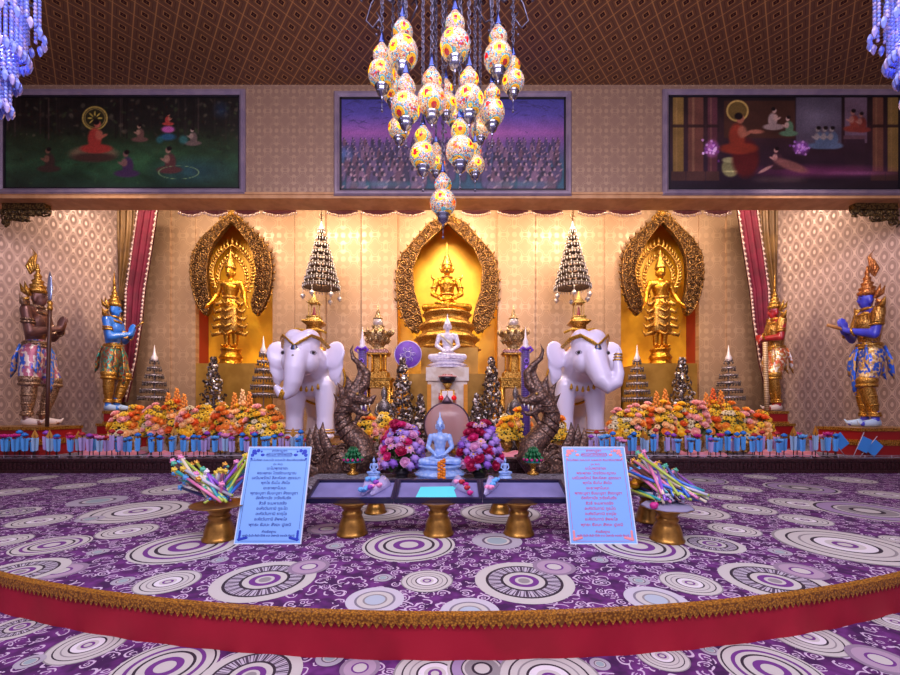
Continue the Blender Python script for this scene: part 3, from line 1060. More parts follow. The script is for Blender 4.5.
# ---------------------------------------------------------------- guardians
def guardian(label, loc, rz, s, skin, armour, cloth, trim_, crown_m, pose='pray', flame=True, wide=.09, shoes=None, sash=None, eyes=None, greave=None):
    t = thing('guardian_statue', label, 'statue', (loc[0], loc[1], loc[2] + .02), rz)
    t.scale = (.76, .76, 1)
    P = lambda x, y, z: (x * s, y * s, z * s)
    hc = P(0, -.02, .905)
    kn = {1: (.10, -.07), -1: (.09, .0)}
    pr = [('c', P(0, 0, .50), .082 * s, P(0, .005, .60), .068 * s), ('c', P(0, .005, .60), .068 * s, P(0, 0, .73), .095 * s), ('c', P(-.08, 0, .785), .05 * s, P(.08, 0, .785), .05 * s)]
    for q in (-1, 1):
        kx, ky = kn[q]
        pr += [('c', P(q * .055, 0, .5), .075 * s, P(q * kx, ky, .28), .052 * s), ('c', P(q * kx, ky, .28), .050 * s, P(q * (wide - .01), ky * .3 + .02, .06), .031 * s),
               ('c', P(q * wide, ky * .3 + .025, .025), .027 * s, P(q * (wide + .015), ky * .3 - .09, .018), .020 * s)]
    if pose == 'pray':
        for q in (-1, 1):
            pr += [('c', P(q * .14, 0, .79), .042 * s, P(q * .165, -.045, .64), .033 * s), ('c', P(q * .165, -.045, .64), .034 * s, P(q * .022, -.185, .685), .021 * s)]
            pr += hand_prims(P(q * .016, -.19, .69), (0, -.28, 1), (q, 0, 0), (0, -1, -.28), s * 1.15, 0)
    else:
        for q in (-1, 1):
            pr += [('c', P(q * .14, 0, .79), .042 * s, P(q * .18, -.03, .65), .033 * s), ('c', P(q * .18, -.03, .65), .034 * s, P(q * .03, -.16, .655), .022 * s)]
            pr += hand_prims(P(q * .03, -.165, .655 + .02 * q), (-q * .9, -.5, 0), (0, 1, 0), (0, 0, 1), s * 1.15, .8)
    pr += head_prims(hc, s)
    blob('body', pr, .0105 * s, skin, t, 2)
    face_parts(t, hc, s, eyes or M('dark_paint', '20140E', .5), M('red_lips', '701820', .5))
    # bulging breeches to the knee
    pr = [('c', P(0, 0, .49), .100 * s, P(0, 0, .55), .086 * s)]
    for q in (-1, 1):
        kx, ky = kn[q]
        pr += [('c', P(q * .05, 0, .49), .090 * s, P(q * kx * .98, ky * .97, .315), .074 * s)]
    blob('breeches', pr, .012 * s, cloth, t, 2)
    for q in (-1, 1):
        kx, ky = kn[q]
        a_, b_ = Vector(P(q * kx, ky, .27)), Vector(P(q * (wide - .01), ky * .3 + .02, .06))
        blob('greave', [('c', tuple(a_), .056 * s, tuple(a_.lerp(b_, .42)), .052 * s), ('c', tuple(a_.lerp(b_, .42)), .052 * s, tuple(a_.lerp(b_, .72)), .041 * s)], .010 * s, greave or trim_, t, 2)
    for q in (-1, 1):
        mb = MB().use(trim_)
        kx, ky = kn[q]
        rings_ = []
        mb.torus(P(q * kx, ky, .285), .066 * s, .014 * s, 16, 6)
        mb.lathe([(.064 * s, 0), (.078 * s, .03 * s), (.078 * s, .05 * s), (.07 * s, .06 * s)], P(q * kx * .98, ky * .97, .28), 14)
        for zz, rr_ in ((.21, .052), (.15, .045), (.09, .042), (.075, .044)):
            f = (zz - .06) / .22
            m2 = MB().use(trim_)
            m2.torus(P(q * (wide - .01 + (kx - wide + .01) * f), ky * .3 + .02 + (ky * .7 - .02) * f, zz), rr_ * s * .92, .010 * s, 14, 6)
            rings_.append(m2)
        lb_ = mb.obj('knee_guard', parent=t)
        for m2 in rings_: m2.obj('anklet', parent=lb_)
    # shoes with curled toes
    for q in (-1, 1):
        mb = MB().use(shoes or trim_)
        kx, ky = kn[q]
        y0 = ky * .3
        mb.tube([P(q * wide, y0 + .045, .022), P(q * (wide + .005), y0 - .01, .024), P(q * (wide + .012), y0 - .07, .018), P(q * (wide + .015), y0 - .11, .024), P(q * (wide + .016), y0 - .13, .045)], [.024 * s, .028 * s, .022 * s, .012 * s, .003 * s], 10)
        mb.obj('shoe', parent=t)
    # armour / bare chest jewels
    if armour:
        pr = [('c', P(0, 0.002, .60), .074 * s, P(0, -.002, .73), .101 * s), ('c', P(-.075, 0, .775), .054 * s, P(.075, 0, .775), .054 * s)]
        for q in (-1, 1): pr += [('c', P(q * .135, 0, .80), .048 * s, P(q * .15, -.02, .72), .045 * s)]
        blob('armour', pr, .011 * s, armour, t, 2)
    mb = MB().use(trim_)
    mb.torus(P(0, .0, .835), .048 * s, .012 * s, 16, 6)
    mb.torus(P(0, -.008, .805), .085 * s, .012 * s, 20, 6, rot=(R(14), 0, 0), sy=.85)
    mb.torus(P(0, 0, .575), .082 * s, .016 * s, 20, 6)
    mb.torus(P(0, 0, .555), .088 * s, .012 * s, 20, 6)
    for q in (-1, 1):
        mb.torus(P(q * .155, -.025, .705), .043 * s, .010 * s, 14, 6)
        mb.torus(P(q * .152, -.02, .725), .043 * s, .007 * s, 14, 6)
        mb.torus(P(q * .06, -.15, .672), .028 * s, .009 * s, 12, 6, rot=(0, R(70 * q), R(40)))
        # flaring epaulettes
        mb.tube([P(q * .13, 0, .83), P(q * .185, .0, .84), P(q * .215, .0, .88)], [.03 * s, .022 * s, .003 * s], 7)
    mb.obj('gold_trim', parent=t)
    # front apron and side flaps of the skirt
    mb = MB().use(sash or trim_)
    mb.tube([P(0, -.088, .565), P(0, -.115, .47), P(0, -.12, .38), P(0, -.11, .27), P(0, -.10, .22)], [.022 * s, .030 * s, .034 * s, .034 * s, .01 * s], 8, .35)
    for q in (-1, 1):
        mb.tube([P(q * .07, -.06, .565), P(q * .11, -.08, .50), P(q * .125, -.085, .43), P(q * .15, -.075, .37), P(q * .165, -.06, .40)], [.018 * s, .026 * s, .028 * s, .02 * s, .005 * s], 8, .4)
        mb.tube([P(q * .04, .085, .56), P(q * .06, .12, .46), P(q * .06, .13, .38), P(q * .05, .155, .33)], [.028 * s, .034 * s, .034 * s, .006 * s], 8, .4)
    mb.obj('sash', parent=t)
    # tiered crown
    mb = MB().use(crown_m)
    prof = [(.056, -.025), (.068, -.01), (.070, .004), (.054, .012), (.052, .02), (.060, .026), (.058, .036), (.040, .044), (.038, .056), (.045, .062), (.043, .070), (.026, .08), (.025, .094), (.031, .1), (.028, .108), (.016, .12), (.014, .135), (.019, .14), (.016, .15), (.009, .165), (.007, .19)]
    prof = [(r * s, z * s * 1.0) for r, z in prof]
    mb.lathe(prof, P(0, -.014, .952), 20, flute=.03, nf=10)
    if flame:
        for i in range(4):
            mb.tube([P(0, .0 + .012 * i, 1.105 - .012 * i), P(0, .012 + .018 * i, 1.15 - .01 * i), P(0, -.004 + .012 * i, 1.205 - .006 * i), P(0, .02 - .008 * i + .02, 1.26 - .03 * i)], [.012 * s, .013 * s, .008 * s, .001 * s], 6)
    else:
        mb.lathe([(.014 * s, 0), (.012 * s, .05 * s), (.006 * s, .09 * s), (.001 * s, .14 * s)], P(0, -.012, 1.11), 10)
    for q in (-1, 1):
        mb.tube([P(q * .06, .01, .90), P(q * .08, .03, .95), P(q * .072, .045, 1.0)], [.016 * s, .016 * s, .002 * s], 6)
        mb.tube([P(q * .058, .02, .89), P(q * .075, .05, .87), P(q * .08, .08, .91)], [.014 * s, .014 * s, .002 * s], 6)
    mb.tube([P(0, .055, .93), P(0, .10, .95), P(0, .12, 1.0)], [.022 * s, .018 * s, .002 * s], 6)
    mb.tube([P(0, .055, .88), P(0, .09, .86), P(0, .115, .90)], [.02 * s, .016 * s, .002 * s], 6)
    mb.obj('crown', parent=t)
    return t


def patt(name, a, b, c, sc=22, metal=.2):
    t = NT(name)
    co = t.coord()
    v = t.n('ShaderNodeTexVoronoi'); v.inputs['Scale'].default_value = sc; t.l(co, v.inputs['Vector'])
    nz = t.n('ShaderNodeTexNoise'); nz.inputs['Scale'].default_value = sc * .35; t.l(co, nz.inputs['Vector'])
    base = t.ramp(nz.outputs[0], [(.44, hexc(a)), (.5, hexc(b))], 'LINEAR')
    f = t.math('GREATER_THAN', v.outputs['Distance'], .60)
    t.set(col=t.mix(f, base, hexc(c)), rough=.35, metal=metal)
    t.bump(v.outputs['Distance'], .5, .008)
    return t.m


bluesk = M('blue_lacquer_skin', '2E7CE0', .3, 0, '2468C8', 6, coat=.3)
violsk = M('violet_blue_skin', '4048D0', .3, 0, '3A3CB8', 6, coat=.3)
redsk = M('red_lacquer_skin', 'A8242C', .3, 0, '8A1820', 6, coat=.3)
g1 = guardian('bronze-brown guardian with folded hands and gold flame crown, nearest the left frame edge', (X(36, 6.95), 6.95, Z(426, 6.95)), R(108), 2.42, skinbr, None,
              patt('blue_pink_breeches', '2F5FC8', 'B06078', 'D8C8C0', 14), M('antique_gold', 'B49274', .35, .7, '6E5442', 50, 'cells', .6), gold2, flame=True, wide=.10,
              shoes=M('pale_shoe', 'C8B8B4', .4), sash=patt('blue_sash', '2050B0', '3C78E0', 'C09880', 18))
g2 = guardian('blue-skinned guardian with folded hands and gold patterned clothes, in front of the left crimson drape', (X(113, 8.2), 8.2, Z(411, 8.2)), R(104), 2.25, bluesk, None,
              patt('gold_red_breeches', 'C89848', '8A4A34', '3F8A78', 24, .5), gold2, gold2, flame=False, wide=.07, shoes=M('blue_white_shoe', 'A8C0E0', .4),
              sash=patt('gold_red_sash', 'C09048', '8A3428', '2E8A78', 22, .4))
g3 = guardian('red-skinned guardian in gold armour with both hands on a ribbed staff', (X(776, 8.2), 8.2, Z(411, 8.2)), R(-104), 2.2, redsk, M('embossed_gold_armour', 'D0A058', .3, .8, '8A602C', 40, 'cells', .7),
              patt('gold_orange_breeches', 'C09048', 'C05A34', 'E8D8C0', 20, .4), gold2, gold2, pose='staff', flame=False, wide=.065, shoes=M('pale_shoe'),
              sash=patt('orange_sash', 'C86A3C', 'C09048', 'E8E0E0', 16, .3))
g4 = guardian('violet-blue guardian in gold armour holding a wooden stick, nearest the right frame edge', (X(869, 6.95), 6.95, Z(427, 6.95)), R(-108), 2.40, violsk, M('embossed_gold_armour'),
              patt('gold_blue_breeches', 'A8803C', '2C58C0', 'D8B888', 20, .4), gold2, M('orange_gold', 'D89050', .35, .7, 'A86030', 40, 'cells', .5), flame=True, wide=.10, shoes=M('blue_white_shoe'),
              sash=patt('blue_gold_sash', '2458D8', '3468E8', 'C8A060', 12))

# spear, staff and sticks held by the guardians
def stick(name, label, cat, p0, p1, r, mat, tip=None):
    t = thing(name, label, cat, p0)
    a = Vector((0, 0, 0)); b = Vector(p1) - Vector(p0)
    mb = MB().use(mat)
    mb.tube([a, b * .33, b * .66, b], r, 8)
    mb.obj('shaft', parent=t)
    if tip: tip(t, b)
    return t


def spear_tip(t, b):
    mb = MB().use(M('pale_blue_steel', 'A8B4D8', .2, .8))
    mb.lathe([(.015, 0), (.035, .1), (.05, .25), (.035, .4), (.003, .52)], b, 8, sy=.4)
    mb.obj('blade', parent=t)
    mb = MB().use(gold2)
    mb.lathe([(.03, -.12), (.04, -.08), (.025, -.04), (.04, 0), (.02, .04)], b, 10)
    mb.obj('collar', parent=t)


Yg = 6.62
stick('spear', 'dark spear with a pale blade upright before the brown guardian', 'spear', (X(47, Yg), Yg, Z(426, 6.95) + .003), (X(50, Yg), Yg, Z(303, Yg)), .026, M('dark_wood', '4A2A20', .4), spear_tip)
Yg = 7.93
stick('ribbed_staff', 'cream ribbed staff standing under the hands of the red guardian', 'staff', (X(767, Yg), Yg, Z(411, 8.2) + .003), (X(765, Yg), Yg, Z(342, Yg)), .04, M('ribbed_cream', 'D8BC98', .4, .2, '8A6038', 9, 'bands', .5))
stick('arrow', 'thin gold arrow between the palms of the blue guardian', 'arrow', (-6.60, 8.27, 2.50), (-6.28, 8.30, 2.76), .014, gold2)
stick('short_club', 'short wooden stick held out by the violet-blue guardian', 'club', (6.98, 7.03, 2.30), (6.62, 7.10, 2.44), .028, M('honey_wood', 'B07840', .4))


# ---------------------------------------------------------------- guardian plinths
def tier_box(name, label, x0, x1, y0, y1, z0, z1, tiers=3):
    t = thing(name, label, 'plinth', ((x0 + x1) / 2, (y0 + y1) / 2, z0))
    hx, hy = (x1 - x0) / 2, (y1 - y0) / 2
    H = z1 - z0
    mb = MB().use(red, False)
    for i in range(tiers):
        a, b = H * i / tiers, H * (i + 1) / tiers
        k = .07 * i
        mb.box((-hx + k, -hy + k, a), (hx - k, hy - k, b - .03))
    mb.obj('red_tier', parent=t)
    mb = MB().use(gold2, False)
    for i in range(tiers):
        b = H * (i + 1) / tiers
        k = .07 * i - .015
        mb.box((-hx + k, -hy + k, b - .05), (hx - k, hy - k, b))
        if i: mb.box((-hx + k, -hy + k, b - H / tiers), (hx - k, hy - k, b - H / tiers + .035))
    mb.obj('gold_moulding', parent=t)
    return t


tier_box('red_gold_plinth', 'red and gold stepped plinth under the brown guardian at the far left', -7.95, -6.55, 6.45, 7.35, PZ, Z(426, 6.95), 2)
tier_box('red_gold_plinth', 'red and gold stepped plinth under the blue guardian', X(90, 7.75), X(136, 8.0), 7.75, 8.7, PZ, Z(411, 8.2), 3)
tier_box('red_gold_plinth', 'red and gold stepped plinth under the red guardian', X(757, 8.0), X(799, 7.8), 7.75, 8.7, PZ, Z(411, 8.2), 3)
tier_box('red_gold_plinth', 'red and gold stepped plinth under the violet-blue guardian at the far right', 6.55, 7.95, 6.45, 7.35, PZ, Z(427, 6.95), 2)
# red bench end by the right wall
mb = MB().use(red, False)
xa = X(893, 7.6)
mb.box((xa, 7.45, PZ), (xa + .5, 8.0, Z(402, 7.6)))
mb.use(gold2, False); mb.box((xa - .02, 7.43, Z(402, 7.6)), (xa + .5, 8.02, Z(396, 7.6)))
tag(mb.obj('red_stand'), 'red stand with a gold top edge behind the violet-blue guardian at the right edge', 'stand')


# ---------------------------------------------------------------- elephants
def elephant(label, loc, rz, s, yaw, trunk, trad, sox, collar=True):
    t = thing('elephant_statue', label, 'statue', loc, rz)
    P = lambda x, y, z: Vector((x * s, y * s, z * s))
    nk = Vector((0, -.42, 1.45))
    rm = Matrix.Rotation(yaw, 3, 'Z')
    def Hd(x, y, z): return (nk + rm @ (Vector((x, y, z)) - nk)) * s
    er = Euler((0, 0, yaw))
    pr = [('e', P(0, .42, 1.22), (.50 * s, .80 * s, .50 * s)), ('e', P(0, -.12, 1.25), (.46 * s, .42 * s, .48 * s)), ('e', P(0, .85, 1.15), (.44 * s, .42 * s, .46 * s)),
          ('c', P(0, -.2, 1.38), .40 * s, tuple(Hd(0, -.66, 1.52)), .34 * s)]
    for q in (-1, 1):
        pr += [('c', P(q * .27, -.30, 1.05), .21 * s, P(q * .28, -.34, .45), .155 * s), ('c', P(q * .28, -.34, .45), .155 * s, P(q * .28, -.36, .18), .165 * s), ('e', P(q * .28, -.38, .09), (.185 * s, .2 * s, .08 * s)),
               ('c', P(q * .29, .85, 1.0), .24 * s, P(q * .28, .98, .45), .155 * s), ('c', P(q * .28, .98, .45), .15 * s, P(q * .28, .92, .18), .165 * s), ('e', P(q * .28, .9, .09), (.185 * s, .2 * s, .08 * s)),
               ('e', tuple(Hd(q * .13, -.72, 1.83)), (.19 * s, .24 * s, .2 * s)), ('e', tuple(Hd(q * .17, -.86, 1.42)), (.15 * s, .18 * s, .2 * s))]
        # ears
        er_ = (R(-8), R(q * 12), yaw - q * R(24))
        pr += [('e', tuple(Hd(q * .50, -.50, 1.60)), (.24 * s, .045 * s, .27 * s), er_), ('e', tuple(Hd(q * .53, -.50, 1.36)), (.16 * s, .04 * s, .26 * s), er_),
               ('e', tuple(Hd(q * .56, -.49, 1.16)), (.08 * s, .035 * s, .14 * s), er_)]
    pr += [('e', tuple(Hd(0, -.78, 1.62)), (.31 * s, .30 * s, .36 * s)), ('e', tuple(Hd(0, -.80, 1.32)), (.19 * s, .2 * s, .14 * s))]
    pr += [('t', [tuple(Hd(*p)) for p in trunk], [r * s for r in trad])]
    pr += [('t', [P(0, 1.2, 1.3), P(0, 1.32, 1.1), P(.03, 1.34, .8), P(.05, 1.32, .6)], [.05 * s, .04 * s, .03 * s, .04 * s])]
    blob('body', pr, .022 * s, white, t, 6)
    for q in (-1, 1):
        mb = MB().use(M('dark_paint'))
        mb.ball(tuple(Hd(q * .262, -.945, 1.58)), (.030 * s, .026 * s, .024 * s), 8, 6)
        ey_ = mb.obj('eye', parent=t)
        mb = MB().use(M('grey_paint_line', '9088A0', .5))
        mb.torus(tuple(Hd(q * .262, -.945, 1.58)), .052 * s, .010 * s, 16, 5, rot=(R(90), 0, yaw + q * R(38)), sy=.6)
        mb.obj('eye_outline', parent=ey_)
        for a_ in (-.08, 0, .08):
            mb = MB().use(M('grey_paint_line'))
            mb.ball(P(q * .28 + a_, -.57, .05), (.035 * s, .02 * s, .03 * s), 8, 5)
            mb.obj('toenail', parent=t)
    # golden head net: band over the brow, pendant, side loops
    mb = MB().use(M('yellow_gold_trim', 'E0B040', .35, .6, 'A87820', 60, 'cells', .4))
    def band(pts, r, fl=.5): mb.tube([tuple(Hd(*p)) for p in pts], r * s, 8, fl)
    band([(-.42, -.56, 1.72), (-.34, -.80, 1.84), (-.24, -.97, 1.87), (-.1, -1.07, 1.76), (0, -1.10, 1.68), (.1, -1.07, 1.76), (.24, -.97, 1.87), (.34, -.80, 1.84), (.42, -.56, 1.72)], .038)
    band([(-.36, -.50, 2.0), (-.2, -.55, 2.07), (0, -.55, 2.04), (.2, -.55, 2.07), (.36, -.50, 2.0)], .022)
    mb.obj('head_band', parent=t)
    mb = MB().use(M('yellow_gold_trim'))
    k_ = -2 if len(trunk) > 7 else -3
    a, b = Hd(*trunk[k_]), Hd(*trunk[k_ + 1])
    dr = (b - a).normalized()
    for q in (.2, .5, .8):
        m_ = a.lerp(b, q)
        e_ = dr.to_track_quat('Z', 'Y').to_euler()
        mb.torus(tuple(m_), (trad[k_] + (trad[k_ + 1] - trad[k_]) * q) * s, .016 * s, 14, 6, rot=e_)
    mb.obj('trunk_ring', parent=t)
    mb = MB().use(M('jewel_blue_gold', '7A6850', .3, .6, '3A4A78', 30, 'cells', .4))
    mb.ball(tuple(Hd(0, -1.12, 1.62)), (.06 * s, .03 * s, .08 * s), 12, 8)
    mb.ball(tuple(Hd(0, -1.16, 1.48)), (.045 * s, .03 * s, .05 * s), 10, 8)
    mb.obj('brow_jewel', parent=t)
    if collar:
        for q in (-1, 1):
            mb = MB().use(M('yellow_gold_trim'))
            mb.torus(P(q * .28, -.36, .17), .165 * s, .018 * s, 20, 6)
            mb.torus(P(q * .28, -.36, .22), .16 * s, .012 * s, 20, 6)
            mb.obj('ankle_ring', parent=t)
        mb = MB().use(M('yellow_gold_trim'))
        mb.torus(P(0, .35, 1.22), .52 * s, .025 * s, 32, 6, rot=(R(90), 0, 0), sx=.99, sy=1)
        mb.obj('girth_strap', parent=t)
        for k, q in enumerate((-.2, -.1, 0, .1, .2)):
            mb = MB().use(M('yellow_gold_trim'))
            zc = 1.02 - .05 * math.cos(q * 8)
            mb.lathe([(.01 * s, .05 * s), (.025 * s, .0), (.03 * s, -.04 * s), (.004 * s, -.06 * s)], P(q, -.56 + abs(q) * .12, zc), 8)
            mb.obj('chest_bell', parent=t)
    # cloth pad for the pavilion
    mb = MB().use(gold2)
    mb.lathe([(.28 * s, -.14 * s), (.29 * s, .0), (.22 * s, .03 * s), (.23 * s, .10 * s), (.15 * s, .12 * s), (.12 * s, .14 * s), (.12 * s, .56 * s), (.20 * s, .62 * s), (.19 * s, .655 * s)], P(sox, .30, 1.73), 4, square=True)
    mb.obj('saddle', parent=t)
    return t


Ye = 7.55
ez = Z(440, Ye)
es = (Z(337, Ye) - ez) / 2.02
tl = [(0, -.96, 1.52), (-.01, -1.08, 1.28), (-.03, -1.10, 1.06), (-.08, -1.10, .90), (-.15, -1.12, .84), (-.23, -1.14, .87), (-.28, -1.15, .96)]
elephant('white elephant statue with its trunk hanging down, left of the altar', (X(315, Ye), Ye, ez), R(3), es, R(-3), tl, [.21, .175, .15, .12, .09, .075, .06], -.10)
tr = [(0, -.96, 1.50), (.01, -1.10, 1.26), (.05, -1.20, 1.08), (.13, -1.26, .98), (.24, -1.28, 1.04), (.29, -1.27, 1.20), (.27, -1.26, 1.38), (.29, -1.25, 1.54)]
elephant('white elephant statue with its trunk curled up, right of the altar', (X(576, Ye), Ye, ez), R(-5), es, R(10), tr, [.22, .19, .165, .135, .11, .09, .07, .05], .12)
for px, lb in ((315, 'left'), (576, 'right')):
    t = thing('low_plinth', 'low pink cloth-covered plinth under the %s white elephant' % lb, 'plinth', (X(px, Ye) , Ye, PZ))
    mb = MB().use(M('rose_cloth', 'C87898', .8), False); mb.box((-.85, -.75, 0), (.85, 1.5, ez - PZ - .03)); mb.obj('cloth', parent=t)
    mb = MB().use(gold2, False); mb.box((-.87, -.77, ez - PZ - .03), (.87, 1.52, ez - PZ)); mb.obj('top_edge', parent=t)


# pavilions on the elephants' backs
def pavilion(label, loc, s):
    t = thing('golden_pavilion', label, 'shrine', loc)
    gp = M('pale_gold', 'E4C070', .35, .7, 'B08A3C', 50, 'cells', .4)
    mb = MB().use(gp)
    mb.lathe([(.19 * s, 0), (.2 * s, .03 * s), (.16 * s, .06 * s), (.17 * s, .1 * s), (.18 * s, .13 * s), (.15 * s, .14 * s)], seg=4, square=True)
    mb.obj('base', parent=t)
    for qx in (-1, 1):
        for qy in (-1, 1):
            mb = MB().use(gp)
            mb.lathe([(.018 * s, .14 * s), (.014 * s, .2 * s), (.014 * s, .46 * s), (.022 * s, .50 * s)], (qx * .115 * s, qy * .115 * s, 0), 8)
            mb.obj('column', parent=t)
    mb = MB().use(gp)
    prof = [(.15, .50), (.16, .515), (.12, .545), (.13, .56), (.09, .59), (.10, .605), (.065, .635), (.07, .65), (.04, .69), (.026, .74), (.012, .81), (.002, .88)]
    mb.lathe([(r * s, z * s) for r, z in prof], seg=4, square=True)
    for qx in (-1, 1):
        for qy in (-1, 1):
            for r_, z_ in ((.15, .515), (.12, .56), (.09, .605)):
                mb.tube([(qx * r_ * s, qy * r_ * s, z_ * s), (qx * (r_ + .02) * s, qy * (r_ + .02) * s, (z_ + .03) * s)], [.012 * s, .002 * s], 5)
    mb.obj('roof', parent=t)
    mb = MB().use(M('dark_red_figure', '8A2A30', .4))
    mb.lathe([(.05 * s, .14 * s), (.06 * s, .18 * s), (.035 * s, .26 * s), (.03 * s, .31 * s), (.022 * s, .33 * s), (.028 * s, .37 * s), (.003 * s, .43 * s)], seg=12)
    mb.obj('small_figure', parent=t)
    return t


for px, e_, so in ((315, 'left', -.10), (576, 'right', .12)):
    Yp = Ye + .30 * es
    pavilion('small golden pavilion with a red figure inside, on the back of the %s elephant' % e_, (X(px, Ye) + (so + (-.016 if so < 0 else .026)) * es, Yp, ez + 2.385 * es + .004), (Z(291, Yp) - ez - 2.385 * es) / .88)


# ---------------------------------------------------------------- nagas
def naga(label, mirror):
    Yn = 5.72
    k = Yn / FPX
    bxn, bzn = X(552, Yn), 0.0
    def Q(px, py, dy=0):
        x = (px - 552) * k
        return Vector((x * (-1 if mirror else 1), dy, Z(py, Yn)))
    loc = (X(894 - 552, Yn) if mirror else X(552, Yn), Yn, 0)
    t = thing('naga_statue', label, 'statue', loc)
    pr = []
    body = [(568, 469, .02), (550, 470, -.12), (534, 466, -.16), (527, 456, -.12), (531, 445, -.05), (541, 436, 0), (550, 426, .02), (552, 415, .02), (548, 404, 0), (541, 397, 0)]
    rad = [.13, .17, .18, .175, .165, .155, .14, .125, .11, .10]
    pr.append(('t', [tuple(Q(*p)) for p in body], rad))
    pr.append(('t', [tuple(Q(*p)) for p in [(545, 468, .1), (562, 464, .12), (576, 462, .1), (585, 455, .05)]], [.17, .19, .16, .08]))
    pr.append(('e', tuple(Q(553, 460, 0)), (.24, .2, .22)))
    # head: skull, snout, lower jaw
    pr += [('e', tuple(Q(541, 397, 0)), (.13, .12, .115)), ('t', [tuple(Q(536, 398)), tuple(Q(529, 401)), tuple(Q(523, 401)), tuple(Q(519, 396))], [.095, .075, .055, .025]),
           ('t', [tuple(Q(540, 407)), tuple(Q(533, 413)), tuple(Q(527, 414)), tuple(Q(523, 411))], [.07, .05, .035, .015]),
           ('t', [tuple(Q(534, 414)), tuple(Q(538, 421)), tuple(Q(539, 428))], [.04, .03, .008])]
    # crest flames
    pr += [('t', [tuple(Q(*p)) for p in [(537, 392), (529, 384), (527, 373), (533, 365), (541, 358), (543, 350), (540, 343)]], [.08, .075, .06, .045, .035, .022, .006]),
           ('t', [tuple(Q(*p)) for p in [(541, 390), (536, 381), (534, 372), (538, 366)]], [.07, .05, .03, .005]),
           ('t', [tuple(Q(*p)) for p in [(546, 392), (545, 382), (548, 374)]], [.06, .04, .005]),
           ('t', [tuple(Q(*p)) for p in [(550, 398), (553, 388), (557, 382)]], [.06, .035, .005]),
           ('t', [tuple(Q(*p)) for p in [(552, 406), (557, 398), (561, 393)]], [.05, .03, .005])]
    blob('body', pr, .016, bronze, t, 2)
    # back fins sweeping out behind
    for i, (p0, p1, p2, r) in enumerate((((560, 468), (578, 462), (590, 436), .10), ((562, 464), (583, 452), (586, 428), .10), ((560, 458), (575, 447), (579, 424), .09), ((558, 452), (569, 442), (571, 422), .08), ((566, 470), (588, 466), (600, 446), .08))):
        dy = .12 - .04 * i
        pts = [Q(*p0, dy), Q((p0[0] + p1[0]) / 2 + 2, (p0[1] + p1[1]) / 2 + 3, dy), Q(*p1, dy), Q((p1[0] + p2[0]) / 2 + 2, (p1[1] + p2[1]) / 2, dy), Q(*p2, dy)]
        mb = MB().use(bronze)
        mb.tube(pts, [r * .7, r, r * .95, r * .6, .005], 8, .35)
        mb.obj('fin', parent=t)
    # scroll relief, teeth, eye
    mb = MB().use(M('bronze_relief', '7A5A4A', .4, .6, '4A342C', 40, 'cells', .4))
    rn = random.Random(4)
    for (px, py, r, dy) in ((553, 461, .15, -.2), (566, 461, .12, -.06), (540, 462, .10, -.31), (576, 458, .09, -.06), (550, 449, .09, -.13)):
        p = Q(px, py, dy)
        mb.spiral(tuple(p), r, 1.8, .018, 20, 1, rn.uniform(0, 6))
    for i in range(9):
        a = Q(*[(527, 456), (529, 450), (533, 445), (539, 439), (545, 433), (549, 427), (551, 420), (550, 412), (547, 406)][i], -.0)
        mb.torus(tuple(a), [.178, .172, .165, .16, .15, .142, .132, .125, .115][i], .010, 18, 5, rot=(0, R((-70 if mirror else 70) * (0 if i in (0, 7, 8) else .55)), 0))
    mb.obj('scroll_relief', parent=t)
    for px, py in ((524, 404), (528, 406), (532, 407)):
        mb = MB().use(M('ivory', 'F0E8DC', .25))
        p = Q(px, py, -.03)
        mb.lathe([(.016, .02), (.002, -.05)], p, 6)
        mb.obj('fang', parent=t)
    mb = MB().use(M('gilt_eye', 'C89A50', .3, .5))
    mb.ball(tuple(Q(535, 394, -.10)), .022, 10, 6)
    mb.obj('eye', parent=t)
    mb = MB().use(M('bronze_relief'), False)
    sx = -1 if mirror else 1
    mb.lathe([(.42, 0), (.43, .03), (.40, .06)], (.05 * sx, .0, 0), 28, sx=1.05, sy=.72)
    mb.obj('base', parent=t)
    return t


naga('dark bronze naga serpent facing right beside the left elephant', True)
naga('dark bronze naga serpent facing left beside the right elephant', False)

